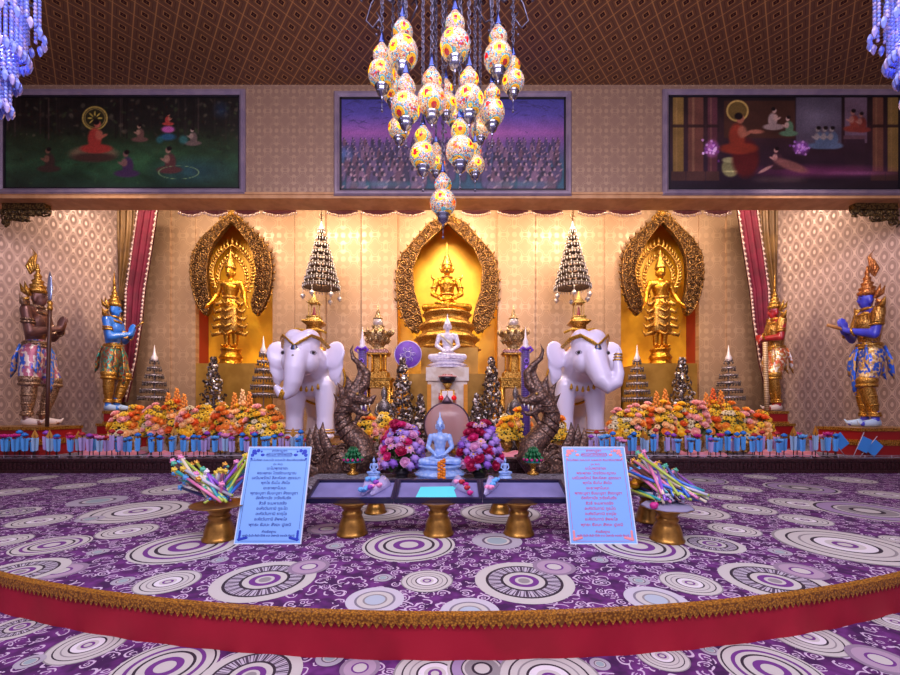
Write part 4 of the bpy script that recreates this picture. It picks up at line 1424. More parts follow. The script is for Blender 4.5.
# ================================================================ paintings
def painting(name, label, px0, py0, px1, py1, fn, NW=330, NH=124, seed=1):
    Y = 6.93
    x0, x1, z0, z1 = X(px0, Y), X(px1, Y), Z(py1, Y), Z(py0, Y)
    t = thing('framed_painting', label, 'painting', ((x0 + x1) / 2, Y + .06, z0))
    fm = M('mauve_frame', '968494', .35, .2, '84748A', 4, 'noise')
    hw, H = (x1 - x0) / 2, z1 - z0
    b = .10
    mb = MB().use(fm, False)
    prof = [(0, .06), (0, -.02), (.025, -.05), (.06, -.05), (.10, -.02), (.10, .02)]
    n = len(prof)
    vs = []
    for cx, cz, sx, sz in ((-hw, 0, 1, 1), (hw, 0, -1, 1), (hw, H, -1, -1), (-hw, H, 1, -1)):
        for d, y in prof: vs.append((cx + sx * d, y, cz + sz * d))
    fs = []
    for k in range(4):
        k2 = (k + 1) % 4
        for i in range(n - 1): fs.append((k * n + i, k2 * n + i, k2 * n + i + 1, k * n + i + 1))
    mb.faces(vs, fs, smooth=False)
    fr_ = mb.obj('frame', parent=t)
    mb = MB().use(M('black_slip', '14101C', .5), False)
    for lo, hi in (((-hw + b - .01, -.01, b - .01), (hw - b + .01, .009, b + .03)), ((-hw + b - .01, -.01, H - b - .03), (hw - b + .01, .009, H - b + .01)),
                   ((-hw + b - .01, -.01, b), (-hw + b + .03, .009, H - b)), ((hw - b - .03, -.01, b), (hw - b + .01, .009, H - b))):
        mb.box(lo, hi)
    mb.obj('inner_border', parent=fr_)
    img = fn(NW, NH, np.random.RandomState(seed))
    img = np.clip(img, 0, 1)
    img = np.where(img <= .04045, img / 12.92, ((img + .055) / 1.055) ** 2.4)
    cw, ch = (hw - b) * 2, H - 2 * b
    xs = np.linspace(-cw / 2, cw / 2, NW); zs = np.linspace(ch, 0, NH) + b
    gx, gz = np.meshgrid(xs, zs)
    co = np.stack([gx, np.full_like(gx, .004), gz], -1).reshape(-1, 3)
    idx = np.arange(NW * NH).reshape(NH, NW)
    f = np.stack([idx[1:, :-1], idx[1:, 1:], idx[:-1, 1:], idx[:-1, :-1]], -1).reshape(-1, 4)
    me = bpy.data.meshes.new('canvas')
    me.vertices.add(len(co)); me.vertices.foreach_set('co', co.ravel())
    me.loops.add(f.size); me.loops.foreach_set('vertex_index', f.ravel().astype(np.int32))
    me.polygons.add(len(f)); me.polygons.foreach_set('loop_start', (np.arange(len(f)) * 4).astype(np.int32))
    me.update(calc_edges=True)
    at = me.color_attributes.new('paint', 'FLOAT_COLOR', 'POINT')
    rgba = np.concatenate([img.reshape(-1, 3), np.ones((len(co), 1))], 1).astype(np.float32)
    at.data.foreach_set('color', rgba.ravel())
    if 'painted_canvas' not in MATS:
        q = NT('painted_canvas')
        a = q.n('ShaderNodeAttribute'); a.attribute_name = 'paint'
        q.set(col=a.outputs['Color'], rough=.4)
        MATS['painted_canvas'] = q.m
    me.materials.append(MATS['painted_canvas'])
    o = bpy.data.objects.new('canvas', me); COL.objects.link(o); o.parent = t
    return t


class Paint:
    def __init__(s, W, H, rs, asp=2.35):
        s.W, s.H, s.rs = W, H, rs
        s.u, s.v = np.meshgrid(np.linspace(0, 1, W), np.linspace(0, 1, H))
        s.asp = asp
        s.im = np.zeros((H, W, 3))

    def c(s, h): return np.array([int(h[i:i + 2], 16) / 255 for i in (0, 2, 4)])

    def grad(s, stops):
        for k in range(3):
            s.im[..., k] = np.interp(s.v, [p for p, _ in stops], [s.c(h)[k] for _, h in stops])

    def mixin(s, m, h, a=1):
        m = (m * a)[..., None]
        s.im = s.im * (1 - m) + s.c(h) * m

    def ell(s, cx, cy, rx, ry, h, a=1, soft=.15, rot=0):
        dx, dy = (s.u - cx) * s.asp, s.v - cy
        c_, s_ = math.cos(rot), math.sin(rot)
        x, y = dx * c_ + dy * s_, -dx * s_ + dy * c_
        d = np.sqrt((x / rx) ** 2 + (y / ry) ** 2)
        s.mixin(np.clip((1 - d) / soft, 0, 1), h, a)

    def ring(s, cx, cy, r, w_, h, a=1, ry=None):
        d = np.sqrt(((s.u - cx) * s.asp) ** 2 + ((s.v - cy) * (r / (ry or r))) ** 2)
        s.mixin(np.clip(1.5 - np.abs(d - r) / w_ * 1.5, 0, 1), h, a)

    def rect(s, x0, y0, x1, y1, h, a=1, e=.004):
        m = np.clip((s.u - x0) / e, 0, 1) * np.clip((x1 - s.u) / e, 0, 1) * np.clip((s.v - y0) / e, 0, 1) * np.clip((y1 - s.v) / e, 0, 1)
        s.mixin(m, h, a)

    def noise(s, n, amp, fx=1, fy=1):
        out = np.zeros((s.H, s.W))
        for k in range(n):
            a = s.rs.uniform(0, 6.28, 4); f = 8 * 1.7 ** k
            out += np.sin(s.u * f * fx * 2.3 + a[0] + 2 * np.sin(s.v * f * fy + a[1])) * np.sin(s.v * f * fy + a[2] + 2 * np.sin(s.u * f * fx + a[3])) / 1.25 ** k
        s.im *= (1 + amp * out / n)[..., None]

    def grain(s, amp):
        s.im *= 1 + amp * (s.rs.rand(s.H, s.W, 1) - .5)

    def figure(s, cx, cy, k, robe, skin, face=1, up=.0, hair='1A1214'):
        s.ell(cx, cy + .55 * k, .62 * k, .2 * k, robe, 1, .3)
        s.ell(cx - .02 * k * face, cy + .2 * k, .27 * k, .45 * k, robe, 1, .3)
        s.ell(cx + .10 * k * face / s.asp, cy + .06 * k, .16 * k, .22 * k, skin, .9, .4)
        s.ell(cx + .22 * k * face / s.asp, cy + .12 * k, .22 * k, .07 * k, skin, .9, .4, -.5 * face)
        s.ell(cx + .02 * k * face, cy - .32 * k, .13 * k, .16 * k, skin, 1, .3)
        s.ell(cx, cy - .40 * k, .135 * k, .12 * k, hair, 1, .3)


def art_forest(W, H, rs):
    p = Paint(W, H, rs)
    p.grad([(0, '161412'), (.3, '1E1C18'), (.45, '24301E'), (.75, '2A4A30'), (1, '1C3026')])
    for i in range(46):
        x = rs.rand(); w_ = rs.uniform(.003, .012)
        p.rect(x, 0, x + w_, rs.uniform(.32, .5), rs.choice(['3A2E28', '2A2420', '4A3A34', '141010']), .8)
    for i in range(170):
        p.ell(rs.rand(), rs.uniform(0, .45), rs.uniform(.008, .03), rs.uniform(.01, .04), rs.choice(['1C2418', '3A4628', '10140E', '4A4034', '5A5240']), .6, .5, rs.uniform(0, 3))
    for i in range(60):
        p.ell(rs.rand(), rs.uniform(.4, .98), rs.uniform(.004, .02), rs.uniform(.01, .05), rs.choice(['1C2E18', '3E5A34', '101A10']), .5, .5, rs.uniform(0, 3))
    p.ell(.55, .72, 1.0, .25, '35603A', .6, .9)
    p.ell(.80, .80, .5, .18, '2C4E58', .8, .9)
    p.ell(.92, .15, .1, .12, '223A5A', .6, .9)
    p.noise(3, .35)
    for i in range(20):
        p.ell(rs.uniform(0, 1), rs.uniform(.5, 1), .05, .02, rs.choice(['3C6A3C', '26401E', '2E5040']), .4, .9)
    p.ell(.38, .62, .28, .10, '8A6A50', .8, .3); p.ell(.38, .66, .28, .06, '3A2420', .8, .4)
    p.ell(.385, .24, .115, .135, '2E2C18', .9, .1)
    p.ring(.385, .24, .12, .012, 'C8A850', .9); p.ring(.385, .24, .10, .006, 'B89850', .8)
    for k in range(8):
        a = k * PI / 4
        p.ell(.385 + .05 * math.cos(a) / 2.35, .24 + .05 * math.sin(a), .035, .008, 'D8B850', .9, .4, a)
    p.figure(.39, .40, .30, 'A83A30', 'B8604A')
    p.figure(.19, .66, .22, '3C2C26', '7A5240', -1)
    p.figure(.52, .70, .24, '463050', '8A6258', -1)
    p.figure(.70, .66, .24, '5A3634', 'A07864', -1)
    p.ring(.74, .82, .20, .010, '8AA870', .8, .07)
    p.figure(.575, .38, .16, '6A4A40', 'A88068', -1)
    p.ell(.695, .36, .08, .045, 'D060A8', .9, .4); p.ell(.695, .44, .10, .05, '2C6088', .8, .5); p.figure(.695, .24, .11, 'B04038', 'B87058')
    p.figure(.80, .42, .16, '6A5850', 'A08878', -1)
    p.ell(.76, .47, .06, .06, '3A7A78', .7, .5); p.ell(.66, .47, .05, .05, '2C6A70', .7, .5)
    p.grain(.25)
    return p.im * .95


def art_crowd(W, H, rs):
    p = Paint(W, H, rs)
    p.grad([(0, '42408A'), (.18, '564A9A'), (.38, '9A5AA0'), (.46, '7A5090'), (.6, '54507A'), (.8, '2E6478'), (1, '26506A')])
    p.ell(.62, .38, .5, .14, 'C070A8', .5, .9)
    for i in range(70):
        side = rs.choice([.12, .88])
        x, y = side + rs.normal(0, .10), abs(rs.normal(.10, .09))
        p.ell(x, y, rs.uniform(.02, .08), .006, '2E2850', .7, .6, rs.uniform(-.6, .6))
    for row in range(9):
        y = .44 + row * .055
        k = .055 + .012 * row
        n = 34 - row * 2
        for i in range(n):
            x = (i + rs.uniform(-.3, .3)) / n
            if row > 5 and abs(x - .5) < .12: continue
            if row > 6 and rs.rand() < .4: continue
            rb = rs.choice(['5A4A70', '483C60', '70587A', '3C3450', '6A4A5C', '82607A'])
            p.ell(x, y + k * .95, k * .5, k * 1.0, '1E1A34', .7, .5)
            p.ell(x, y + k * .85, k * .38, k * .9, rb, .95, .3)
            p.ell(x - k * .05, y - k * .05, k * .16, k * .2, '2A2238', .95, .3)
            p.ell(x + k * .02, y + k * .02, k * .11, k * .15, 'C09AA0', .9, .4)
            p.ell(x + k * .12, y + k * .55, k * .26, k * .09, 'B48C94', .8, .4, -.7)
    p.ell(.18, .93, .5, .05, '48A0A0', .4, .9); p.ell(.80, .93, .5, .05, '3E9090', .4, .9)
    p.ell(.02, .6, .12, .1, '5080C0', .5, .9)
    p.noise(3, .12)
    p.grain(.2)
    return p.im * 1.0


def art_hall(W, H, rs):
    p = Paint(W, H, rs)
    p.grad([(0, '1E1618'), (.4, '3A2428'), (.7, '34222E'), (1, '221A24')])
    p.rect(.24, .05, .55, .45, '4A2C20', .8)
    p.rect(.55, 0, .75, .55, '5A505E', .9); p.rect(.76, 0, .86, .5, '8A6E80', .7)
    p.ell(.64, .25, .25, .25, '8A8090', .6, .9)
    for x, w_, cc in ((.02, .05, '8A6A34'), (.085, .07, '6A4034'), (.17, .045, '5C3038'), (.88, .05, '7A4C38'), (.945, .05, '94743A')):
        p.rect(x, 0, x + w_, .86, cc, .9); p.rect(x + w_ * .25, 0, x + w_ * .45, .86, 'B08A60', .35)
        p.rect(x - .008, .8, x + w_ + .008, .9, '4A302C', 1); p.rect(x - .006, .3, x + w_ + .006, .34, '2A1A1A', .8)
    p.rect(.76, .42, .85, .80, '3A2630', .95); p.rect(.755, .42, .855, .46, '6A4A50', .9)
    p.figure(.80, .24, .2, '8A3C30', 'A87060', -1); p.figure(.835, .26, .18, '7A342C', 'A87060', -1)
    p.ell(.66, .80, .9, .09, '8A3C6A', .8, .8); p.ell(.80, .82, .5, .03, 'C070A0', .5, .9)
    p.rect(.35, .84, .62, .93, '8A6A60', .5, .06)
    p.ell(.19, .56, .09, .11, 'B060B0', .9, .6); p.ell(.575, .55, .10, .09, 'A050B8', .9, .6)
    for i in range(30): p.ell(.19 + rs.normal(0, .02), .56 + rs.normal(0, .05), .014, .014, rs.choice(['E0A0E0', 'F0C0E8', '7A3A8A']), .8)
    for i in range(30): p.ell(.575 + rs.normal(0, .02), .55 + rs.normal(0, .04), .014, .014, rs.choice(['E0A0E0', 'D090E8', '7A3A8A']), .8)
    p.ell(.30, .16, .11, .12, '6A5428', .9, .15); p.ring(.30, .16, .105, .014, 'C8A458', .9)
    p.ell(.27, .76, .10, .11, '8A8458', 1, .2); p.ell(.27, .68, .10, .035, 'C0B880', .9, .3); p.ell(.27, .80, .09, .012, 'C8C080', .9, .4)
    p.ell(.335, .66, .16, .24, '5A1E1E', 1, .3); p.figure(.305, .36, .36, '8A3424', 'A8644C')
    p.ell(.38, .38, .1, .03, 'B87058', .9, .5)
    p.figure(.47, .64, .2, '4A2C34', 'D0988A', -1); p.ell(.53, .74, .22, .06, '9A6058', .95, .4, .35); p.ell(.42, .78, .10, .02, 'D0988A', .9, .4, -.5)
    p.figure(.455, .22, .2, 'B0948C', 'C8A090'); p.figure(.52, .30, .18, '5A7A5A', 'C8A090', -1)
    for x in (.65, .68, .71): p.figure(x, .42, .2, '60708A', 'A89890', -1)
    p.noise(2, .15)
    p.grain(.2)
    return p.im * 1.0


painting('framed_painting', 'wide framed painting of a red-robed teacher in a dark forest glade, at the left', -6, 87, 244, 193, art_forest, seed=2)
painting('framed_painting', 'framed painting of a crowd under a violet dusk sky, behind the mosaic lamps', 333, 89, 572.5, 194.5, art_crowd, seed=3)
painting('framed_painting', 'wide framed painting of a haloed teacher and kneeling woman between columns, at the right', 664, 87, 910, 194, art_hall, seed=4)


# ================================================================ tiered umbrellas
def tiered(name, label, cat, loc, H, R0, n, mat, mat2, top='spire', group=None, base=True, rtop=.22, seg=12, lowtassel=False, posts=True, zlow=.0):
    """stacked ring canopies with hanging drops"""
    t = thing(name, label, cat, loc, 0, group)
    z1 = H * .84
    z0 = H * zlow
    mb = MB().use(mat)
    mb.tube([(0, 0, 0 if base else z0), (0, 0, H * .9)], R0 * .045, 8)
    mb.obj('pole', parent=t)
    for i in range(n):
        f = i / max(n - 1, 1)
        r = R0 * (1 + (rtop - 1) * f)
        z = z0 + (z1 - z0) * (f * .93 + .05)
        h = (z1 - z0) / n
        mb = MB().use(mat)
        mb.lathe([(r * .3, z + h * .38), (r * .93, z + h * .20), (r, z + h * .12), (r * 1.01, z), (r * .96, z + h * .02), (r * .9, z + h * .16), (r * .28, z + h * .34)], seg=24, cap=False)
        mb.use(mat2)
        nd = max(10, int(seg * 3.2 * (r / R0)))
        for k in range(nd):
            a = 2 * PI * k / nd
            x, y = r * .98 * math.cos(a), r * .98 * math.sin(a)
            mb.lathe([(r * .012 + .003, z + .005), (h * .075, z - h * .16), (h * .085, z - h * .3), (.001, z - h * .42)], (x, y, 0), 5, cap=False)
            if k % 2 == 0:
                mb.lathe([(h * .06, z + h * .12), (h * .08, z + h * .2), (.002, z + h * .42)], (x, y, 0), 4, cap=False)
        mb.obj('tier', parent=t)
    mb = MB().use(M('white_finial', 'E8DCE0', .3, .1) if top == 'spire' else mat)
    r = R0 * rtop
    mb.lathe([(r * .9, z1), (r * .7, z1 + H * .02), (r * .8, z1 + H * .03), (r * .4, z1 + H * .06), (r * .22, z1 + H * .1), (.003, H)], seg=10)
    mb.obj('finial', parent=t)
    if lowtassel:
        for k in range(6):
            a = 2 * PI * (k + .3) / 6
            mb = MB().use(mat2)
            x, y = R0 * .95 * math.cos(a), R0 * .95 * math.sin(a)
            mb.tube([(x, y, z0 + .02), (x, y, z0 - .14)], .006, 4)
            mb.lathe([(.01, -.10), (.05, -.14), (.055, -.17), (.02, -.21), (.002, -.24)], (x, y, z0), 8)
            mb.obj('tassel', parent=t)
    if base:
        mb = MB().use(mat)
        mb.lathe([(R0 * .5, 0), (R0 * .5, .03), (R0 * .3, .05), (R0 * .1, .09)], seg=16)
        mb.obj('base', parent=t)
    return t


bsil = M('blackened_silver', '8C8078', .35, .75, '5E544E', 60, 'cells', .3)
bsil2 = M('bead_silver', 'D4CCC8', .35, .55)
Y = 8.75
for px, e_ in ((321.5, 'left'), (572.5, 'right')):
    zb_, zt_ = Z(290, Y), Z(219, Y)
    t = tiered('hanging_tiered_umbrella', 'tall nine-tiered silver umbrella hanging behind the %s white elephant' % e_, 'umbrella', (X(px, Y), Y, zb_ ), zt_ - zb_, 18.5 * Y / FPX, 9, bsil, bsil2,
               base=False, rtop=.2, seg=13, lowtassel=True)
    # ceiling rod
    mb = MB().use(M('antique_gold'))
    mb.tube([(0, 0, (zt_ - zb_) * .95), (0, 0, 6.2 - zb_)], .012, 6)
    mb.torus((0, 0, (zt_ - zb_) * 1.04), .05, .012, 12, 5, rot=(R(90), 0, 0))
    mb.obj('hanging_rod', parent=t)
for px, pt, lb in ((154.5, 345, 'silver tiered umbrella stand in front of the left crimson drape'), (263.5, 336, 'silver tiered umbrella stand between a silver tree and the left elephant'),
                   (637, 345, 'silver tiered umbrella stand beside the right elephant'), (728.5, 345, 'silver tiered umbrella stand beside the right crimson drape')):
    Y = 9.02 if px in (154.5, 728.5) else 8.4
    zt_ = Z(pt, Y)
    tiered('tiered_umbrella_stand', lb, 'umbrella', (X(px, Y), Y, PZ), zt_ - PZ, 14 * Y / FPX, 6, M('pale_silver', 'B8ACB4', .35, .7, '8A7E88', 50, 'cells', .3), bsil, rtop=.28, seg=10, zlow=.44)


# silver trees ----------------------------------------------------
def silver_tree(label, px, Y, ytop, hwpx, zb, n=520):
    H = Z(ytop, Y) - zb
    Rr = hwpx * Y / FPX
    t = thing('silver_tree', label, 'ornamental tree', (X(px, Y), Y, zb))
    mb = MB().use(darksilver)
    mb.tube([(0, 0, 0), (0, 0, H * .95)], [.03, .012], 7)
    mb.lathe([(.12, 0), (.12, .03), (.05, .06), (.03, .12)], seg=12)
    mb.obj('trunk', parent=t)
    lf = M('leaf_silver', '7A6660', .35, .6, '463A38', 12, 'noise', lo=.35, hi=.65)
    lf2 = M('leaf_bright', 'E4DCDC', .35, .5)
    lf3 = M('leaf_dark', '43383C', .4, .6)
    mb = MB()
    rn = random.Random(int(px))
    for i in range(n):
        f = rn.random() ** 1.25
        z = H * (.16 + .83 * f)
        tier = .82 + .18 * math.cos(f * 2 * PI * 6)
        rad = Rr * (1 - f) ** .8 * tier + .02
        a = rn.uniform(0, 2 * PI)
        rr_ = rad * math.sqrt(rn.uniform(.4, 1)) * 1.15
        c = Vector((rr_ * math.cos(a), rr_ * math.sin(a), z))
        s_ = rn.uniform(.03, .055)
        d = Vector((math.cos(a), math.sin(a), rn.uniform(-.6, .4))).normalized()
        u = d.orthogonal().normalized(); v = d.cross(u)
        th = rn.uniform(0, 6.28)
        u, v = u * math.cos(th) + v * math.sin(th), v * math.cos(th) - u * math.sin(th)
        mb.use(rn.choice((lf, lf, lf, lf2, lf3)), False)
        mb.faces([c - u * s_, c + v * s_ * .6 + d * s_ * .4, c + u * s_, c - v * s_ * .6 + d * s_ * .4, c + d * s_ * .7], [(0, 1, 4), (1, 2, 4), (2, 3, 4), (3, 0, 4), (0, 3, 2, 1)])
    mb.obj('foliage', parent=t)
    return t


silver_tree('small silver leaf tree in front of the left niche plinth', 213.5, 8.25, 356, 16, PZ)
silver_tree('small silver leaf tree in front of the right niche plinth', 682, 8.25, 356, 16, PZ)
silver_tree('taller silver leaf tree beside the left gilded altar table', 402.5, 7.6, 357, 15, PZ, 620)
silver_tree('taller silver leaf tree beside the right gilded altar table', 491.5, 7.6, 357, 15, PZ, 620)
silver_tree('lower silver leaf tree left of the translucent round gong', 420.5, 7.25, 394, 8, PZ, 300)
silver_tree('lower silver leaf tree right of the translucent round gong', 476.5, 7.25, 394, 8, PZ, 300)

# gilded side altars ------------------------------------------------
for px, e_ in ((378, 'left'), (513.5, 'right')):
    Y = 8.05
    hw = 14.5 * Y / FPX
    zt = Z(378, Y)
    t = thing('altar_table', 'tall gilded altar table %s of the central Buddha' % e_, 'table', (X(px, Y), Y, PZ))
    mb = MB().use(gold2, False)
    mb.box((-hw, -.25, zt - PZ - .06), (hw, .25, zt - PZ)); mb.box((-hw * 1.08, -.28, zt - PZ - .03), (hw * 1.08, .28, zt - PZ - .008))
    mb.obj('top', parent=t)
    mb = MB().use(gold2, False)
    mb.box((-hw * .92, -.22, zt - PZ - .2), (hw * .92, .22, zt - PZ - .06))
    for k in range(5): mb.spiral((-hw * .7 + k * hw * .35, -.235, zt - PZ - .13), .05, 1.3, .01, 12, 1, k)
    mb.obj('apron', parent=t)
    for qx in (-1, 1):
        for qy in (-1, 1):
            mb = MB().use(gold2)
            mb.lathe([(.05, 0), (.06, .03), (.03, .08), (.035, .3), (.05, zt - PZ - .2)], (qx * hw * .82, qy * .19, 0), 8)
            mb.obj('leg', parent=t)
    # shrine block with columns
    t = thing('gilded_shrine', 'small gilded columned shrine on the %s altar table' % e_, 'shrine', (X(px, Y), Y, zt))
    h2 = Z(350, Y) - zt
    a = 10.5 * Y / FPX
    mb = MB().use(gold2, False)
    mb.box((-a, -.2, 0), (a, .2, h2 * .2)); mb.box((-a, -.2, h2 * .8), (a, .2, h2 * .9))
    mb.box((-a * .5, -.05, h2 * .2), (a * .5, .15, h2 * .8))
    mb.obj('block', parent=t)
    for q in (-.85, -.4, .4, .85):
        mb = MB().use(gold)
        mb.lathe([(.03, h2 * .2), (.02, h2 * .3), (.02, h2 * .7), (.03, h2 * .8)], (q * a, -.16, 0), 8)
        mb.obj('column', parent=t)
    mb = MB().use(M('rose_silver', 'C89A94', .35, .5, '8A5A54', 50, 'cells', .5))
    for k in range(9):
        mb.ball((-a + k * a / 4, -.19, h2 * .93), (.032, .03, .035), 8, 6)
    mb.box((-a * 1.1, -.22, h2 * .86), (a * 1.1, .22, h2 * .92))
    mb.obj('petal_cornice', parent=t)
    # relic urn with crown spire
    t = thing('relic_urn', 'gilded relic urn with a glass ball and spire on the %s shrine' % e_, 'urn', (X(px, Y), Y, zt + h2 * .92))
    H = Z(304, Y) - zt - h2 * .92
    mb = MB().use(M('pale_gilt', 'D8BC8C', .3, .75, '8E6C44', 50, 'cells', .6))
    prof = [(.20, 0), (.19, .06), (.10, .10), (.13, .14), (.17, .2), (.22, .3), (.25, .38), (.2, .42), (.12, .46), (.1, .5), (.13, .54)]
    mb.lathe([(r * 1.0, z * H) for r, z in prof], seg=20, flute=.08, nf=10)
    for k in range(12):
        a_ = 2 * PI * k / 12
        for zz, rr_ in ((.36, .25), (.2, .19)):
            mb.tube([(rr_ * math.cos(a_), rr_ * math.sin(a_), zz * H), (rr_ * 1.25 * math.cos(a_), rr_ * 1.25 * math.sin(a_), (zz + .05) * H), (rr_ * 1.2 * math.cos(a_), rr_ * 1.2 * math.sin(a_), (zz + .11) * H)], [.035, .028, .004], 5)
    mb.obj('urn_body', parent=t)
    mb = MB().use(M('smoky_glass_ball', 'C8B8B4', .15, .2, coat=.5))
    mb.ball((0, 0, H * .61), .105, 16, 12)
    mb.obj('glass_ball', parent=t)
    mb = MB().use(M('pale_gilt'))
    mb.lathe([(r, z * H) for r, z in [(.09, .68), (.10, .70), (.05, .73), (.06, .76), (.035, .80), (.04, .82), (.015, .88), (.004, 1.0)]], seg=12)
    mb.obj('spire', parent=t)
    mb = MB().use(M('grey_silver_figure', '8A8080', .35, .7, '5C5454', 40, 'cells', .4))
    # small standing silver figure in front of the table
    o = thing('silver_figurine', 'small grey standing figurine in front of the %s gilded altar table' % e_, 'figurine', (X(px + (6 if e_ == 'left' else 2), 7.55), 7.55, PZ))
    hh = Z(386, 7.55) - PZ
    mb.lathe([(r * hh, z * hh) for r, z in [(.12, 0), (.12, .05), (.08, .08), (.06, .3), (.09, .42), (.05, .5), (.09, .62), (.10, .72), (.045, .78), (.03, .80), (.05, .86), (.045, .92), (.015, .97), (.002, 1.0)]], seg=14, sy=.7)
    for q in (-1, 1): mb.tube([(q * .09 * hh, 0, .72 * hh), (q * .13 * hh, -.02, .58 * hh), (q * .05 * hh, -.08 * hh, .52 * hh)], .025 * hh, 6)
    mb.obj('figure', parent=o)

# fans of office: purple round fan and two wrapped poles
Y = 7.9
t = thing('round_purple_fan', 'round purple ceremonial fan behind the left silver tree', 'fan', (X(408, Y), Y, PZ))
mb = MB().use(M('purple_satin', '7A44C8', .4, 0, '6A38B4', 12, sheen=.3))
zc = Z(354.5, Y) - PZ
mb.lathe([(.001, -.015), (.24, -.01), (.262, 0), (.24, .01), (.001, .015)], (0, 0, zc), 32, mtx=rotm(R(90)))
mb.obj('disc', parent=t)
mb = MB().use(M('silver_thread', 'C0B4E0', .3, .5))
mb.torus((0, 0, zc), .262, .01, 32, 5, rot=(R(90), 0, 0)); mb.torus((0, -.02, zc), .06, .008, 20, 5, rot=(R(90), 0, 0))
for k in range(6): mb.spiral((.11 * math.cos(k * PI / 3), -.02, zc + .11 * math.sin(k * PI / 3)), .045, 1.2, .006, 12, 1, k)
mb.obj('embroidery', parent=t)
mb = MB().use(gold2); mb.tube([(0, 0, 0), (0, 0, zc - .26)], .015, 8); mb.obj('handle', parent=t)
for px, lb in ((362.5, 'purple wrapped ceremonial pole behind the left naga crest'), (525.5, 'purple wrapped ceremonial pole behind the right naga crest')):
    Y = 7.0
    t = thing('wrapped_pole', lb, 'pole', (X(px, Y), Y, PZ))
    z0, z1, zt = 0, Z(347, Y) - PZ, Z(327, Y) - PZ
    mb = MB().use(M('deep_purple_cloth', '4A2480', .5, 0, '38186A', 9, 'bands', .4, sheen=.3))
    mb.lathe([(.07, 0), (.085, .4), (.075, .9), (.07, z1 - .05), (.03, z1)], seg=12, flute=.05, nf=6)
    mb.obj('wrapping', parent=t)
    mb = MB().use(M('white_finial'))
    mb.lathe([(.06, z1 - .04), (.07, z1), (.045, z1 + .05), (.05, z1 + .09), (.02, z1 + .16), (.003, zt)], seg=10)
    mb.obj('finial', parent=t)
    mb = MB().use(M('violet_emblem', '9060E0', .4, 0))
    mb.torus((0, -.085, z1 - .25), .035, .008, 14, 5, rot=(R(90), 0, 0)); mb.ball((0, -.08, z1 - .36), (.03, .012, .04), 8, 6)
    mb.obj('emblem', parent=t)
    mb = MB().use(M('violet_ribbon', '7030B8', .4))
    for q in (-1, 1): mb.tube([(0, -.06, z1 - .06), (q * .07, -.08, z1 - .02), (q * .11, -.07, z1 - .06), (q * .05, -.09, z1 - .12)], [.02, .03, .025, .005], 6, .4)
    mb.obj('bow', parent=t)

# crystal Buddha, its pedestal and shrine ---------------------------------
Y = 7.35
zs = Z(369, Y)
seated('crystal_buddha', 'white crystal seated Buddha in front of the large golden Buddha', 'statue', (X(447.5, Y), Y, zs), (Z(321, Y) - Z(361, Y)) / .99, crystal, crystal,
       crystal, Z(361, Y) - zs, .34, crown='short', tiers=2, voxel=.014, eyes=M('faint_grey_line', 'A098B0', .5), robe=M('faint_gold_fold', 'D8C8A8', .3, .3))
t = thing('white_pedestal', 'white marble pedestal with yellow cloth sides under the crystal Buddha', 'pedestal', (X(447.5, Y), Y, PZ))
w_ = 19 * Y / FPX
mb = MB().use(M('ivory_panel', 'E4D8CC', .4, 0, 'D0BCA8', 8), False)
H = zs - PZ
mb.box((-w_, -.28, 0), (w_, .28, H * .84)); mb.box((-w_ * 1.08, -.32, H * .84), (w_ * 1.08, .32, H))
mb.obj('block', parent=t)
for q in (-1, 1):
    mb = MB().use(M('marigold_cloth', 'E8A020', .6, 0, 'D07C18', 14, 'bands', .3))
    mb.box((q * w_ * .92 - .035, -.31, .1), (q * w_ * .92 + .035, -.28, H * .8))
    mb.obj('cloth_strip', parent=t)
mb = MB().use(M('rose_lattice', 'D8A8A0', .4, .2, 'B87870', 30, 'cells', .3), False)
mb.box((-w_ * .45, -.30, .1), (w_ * .45, -.28, H * .7))
mb.obj('front_panel', parent=t)
t = thing('offering_bowl', 'black bowl of red offerings hanging forward on the white pedestal', 'bowl', (X(447.5, 6.95), 6.95, PZ))
zc = Z(379, 6.95) - PZ
mb = MB().use(gold2); mb.lathe([(.14, 0), (.15, .04), (.05, .1), (.04, zc - .15), (.09, zc - .08)], seg=16); mb.obj('stem', parent=t)
mb = MB().use(M('black_lacquer', '1C1A22', .25)); mb.lathe([(.05, zc - .09), (.12, zc - .05), (.15, zc + .03), (.14, zc + .04), (.1, zc - .02)], seg=20, cap=False); mb.obj('bowl', parent=t)
mb = MB().use(M('pink_rim', 'D8A0A0', .4, .2)); mb.torus((0, 0, zc + .04), .15, .014, 20, 6); mb.obj('rim', parent=t)
for k in range(7):
    mb = MB().use(M('berry_red', 'A01830', .4)); mb.ball((.07 * math.cos(k), .05 * math.sin(k * 1.9), zc + .05), .03, 8, 6); mb.obj('offering', parent=t)
for q in (-1, 1):
    px = 447.5 + q * 6.5
    t = thing('red_candle_globe', 'small round red glass candle %s of the white card' % ('left' if q < 0 else 'right'), 'candle', (X(px, 6.7), 6.7, PZ))
    hh = Z(401, 6.7) - PZ
    mb = MB().use(gold2); mb.lathe([(.06, 0), (.02, .04), (.015, hh), (.03, hh + .02)], seg=10); mb.obj('stem', parent=t)
    mb = MB().use(M('red_glass', 'D01018', .2, 0, emis='D01018', estr=.4)); mb.ball((0, 0, hh + .05), .045, 10, 8); mb.obj('globe', parent=t)
mb = MB().use(M('white_card', 'ECE8EC', .5), False)
mb.box((-.09, 0, 0), (-.005, .012, .22)); mb.box((.005, 0, 0), (.09, .012, .22))
mb.use(gold2, False); mb.box((-.12, .012, -.02), (.12, .03, .24)); mb.box((-.1, .0, -Z(404, 6.76) + PZ), (.1, .03, -.02))
o = mb.obj('white_card', loc=(X(447.5, 6.76), 6.76, Z(404, 6.76)))
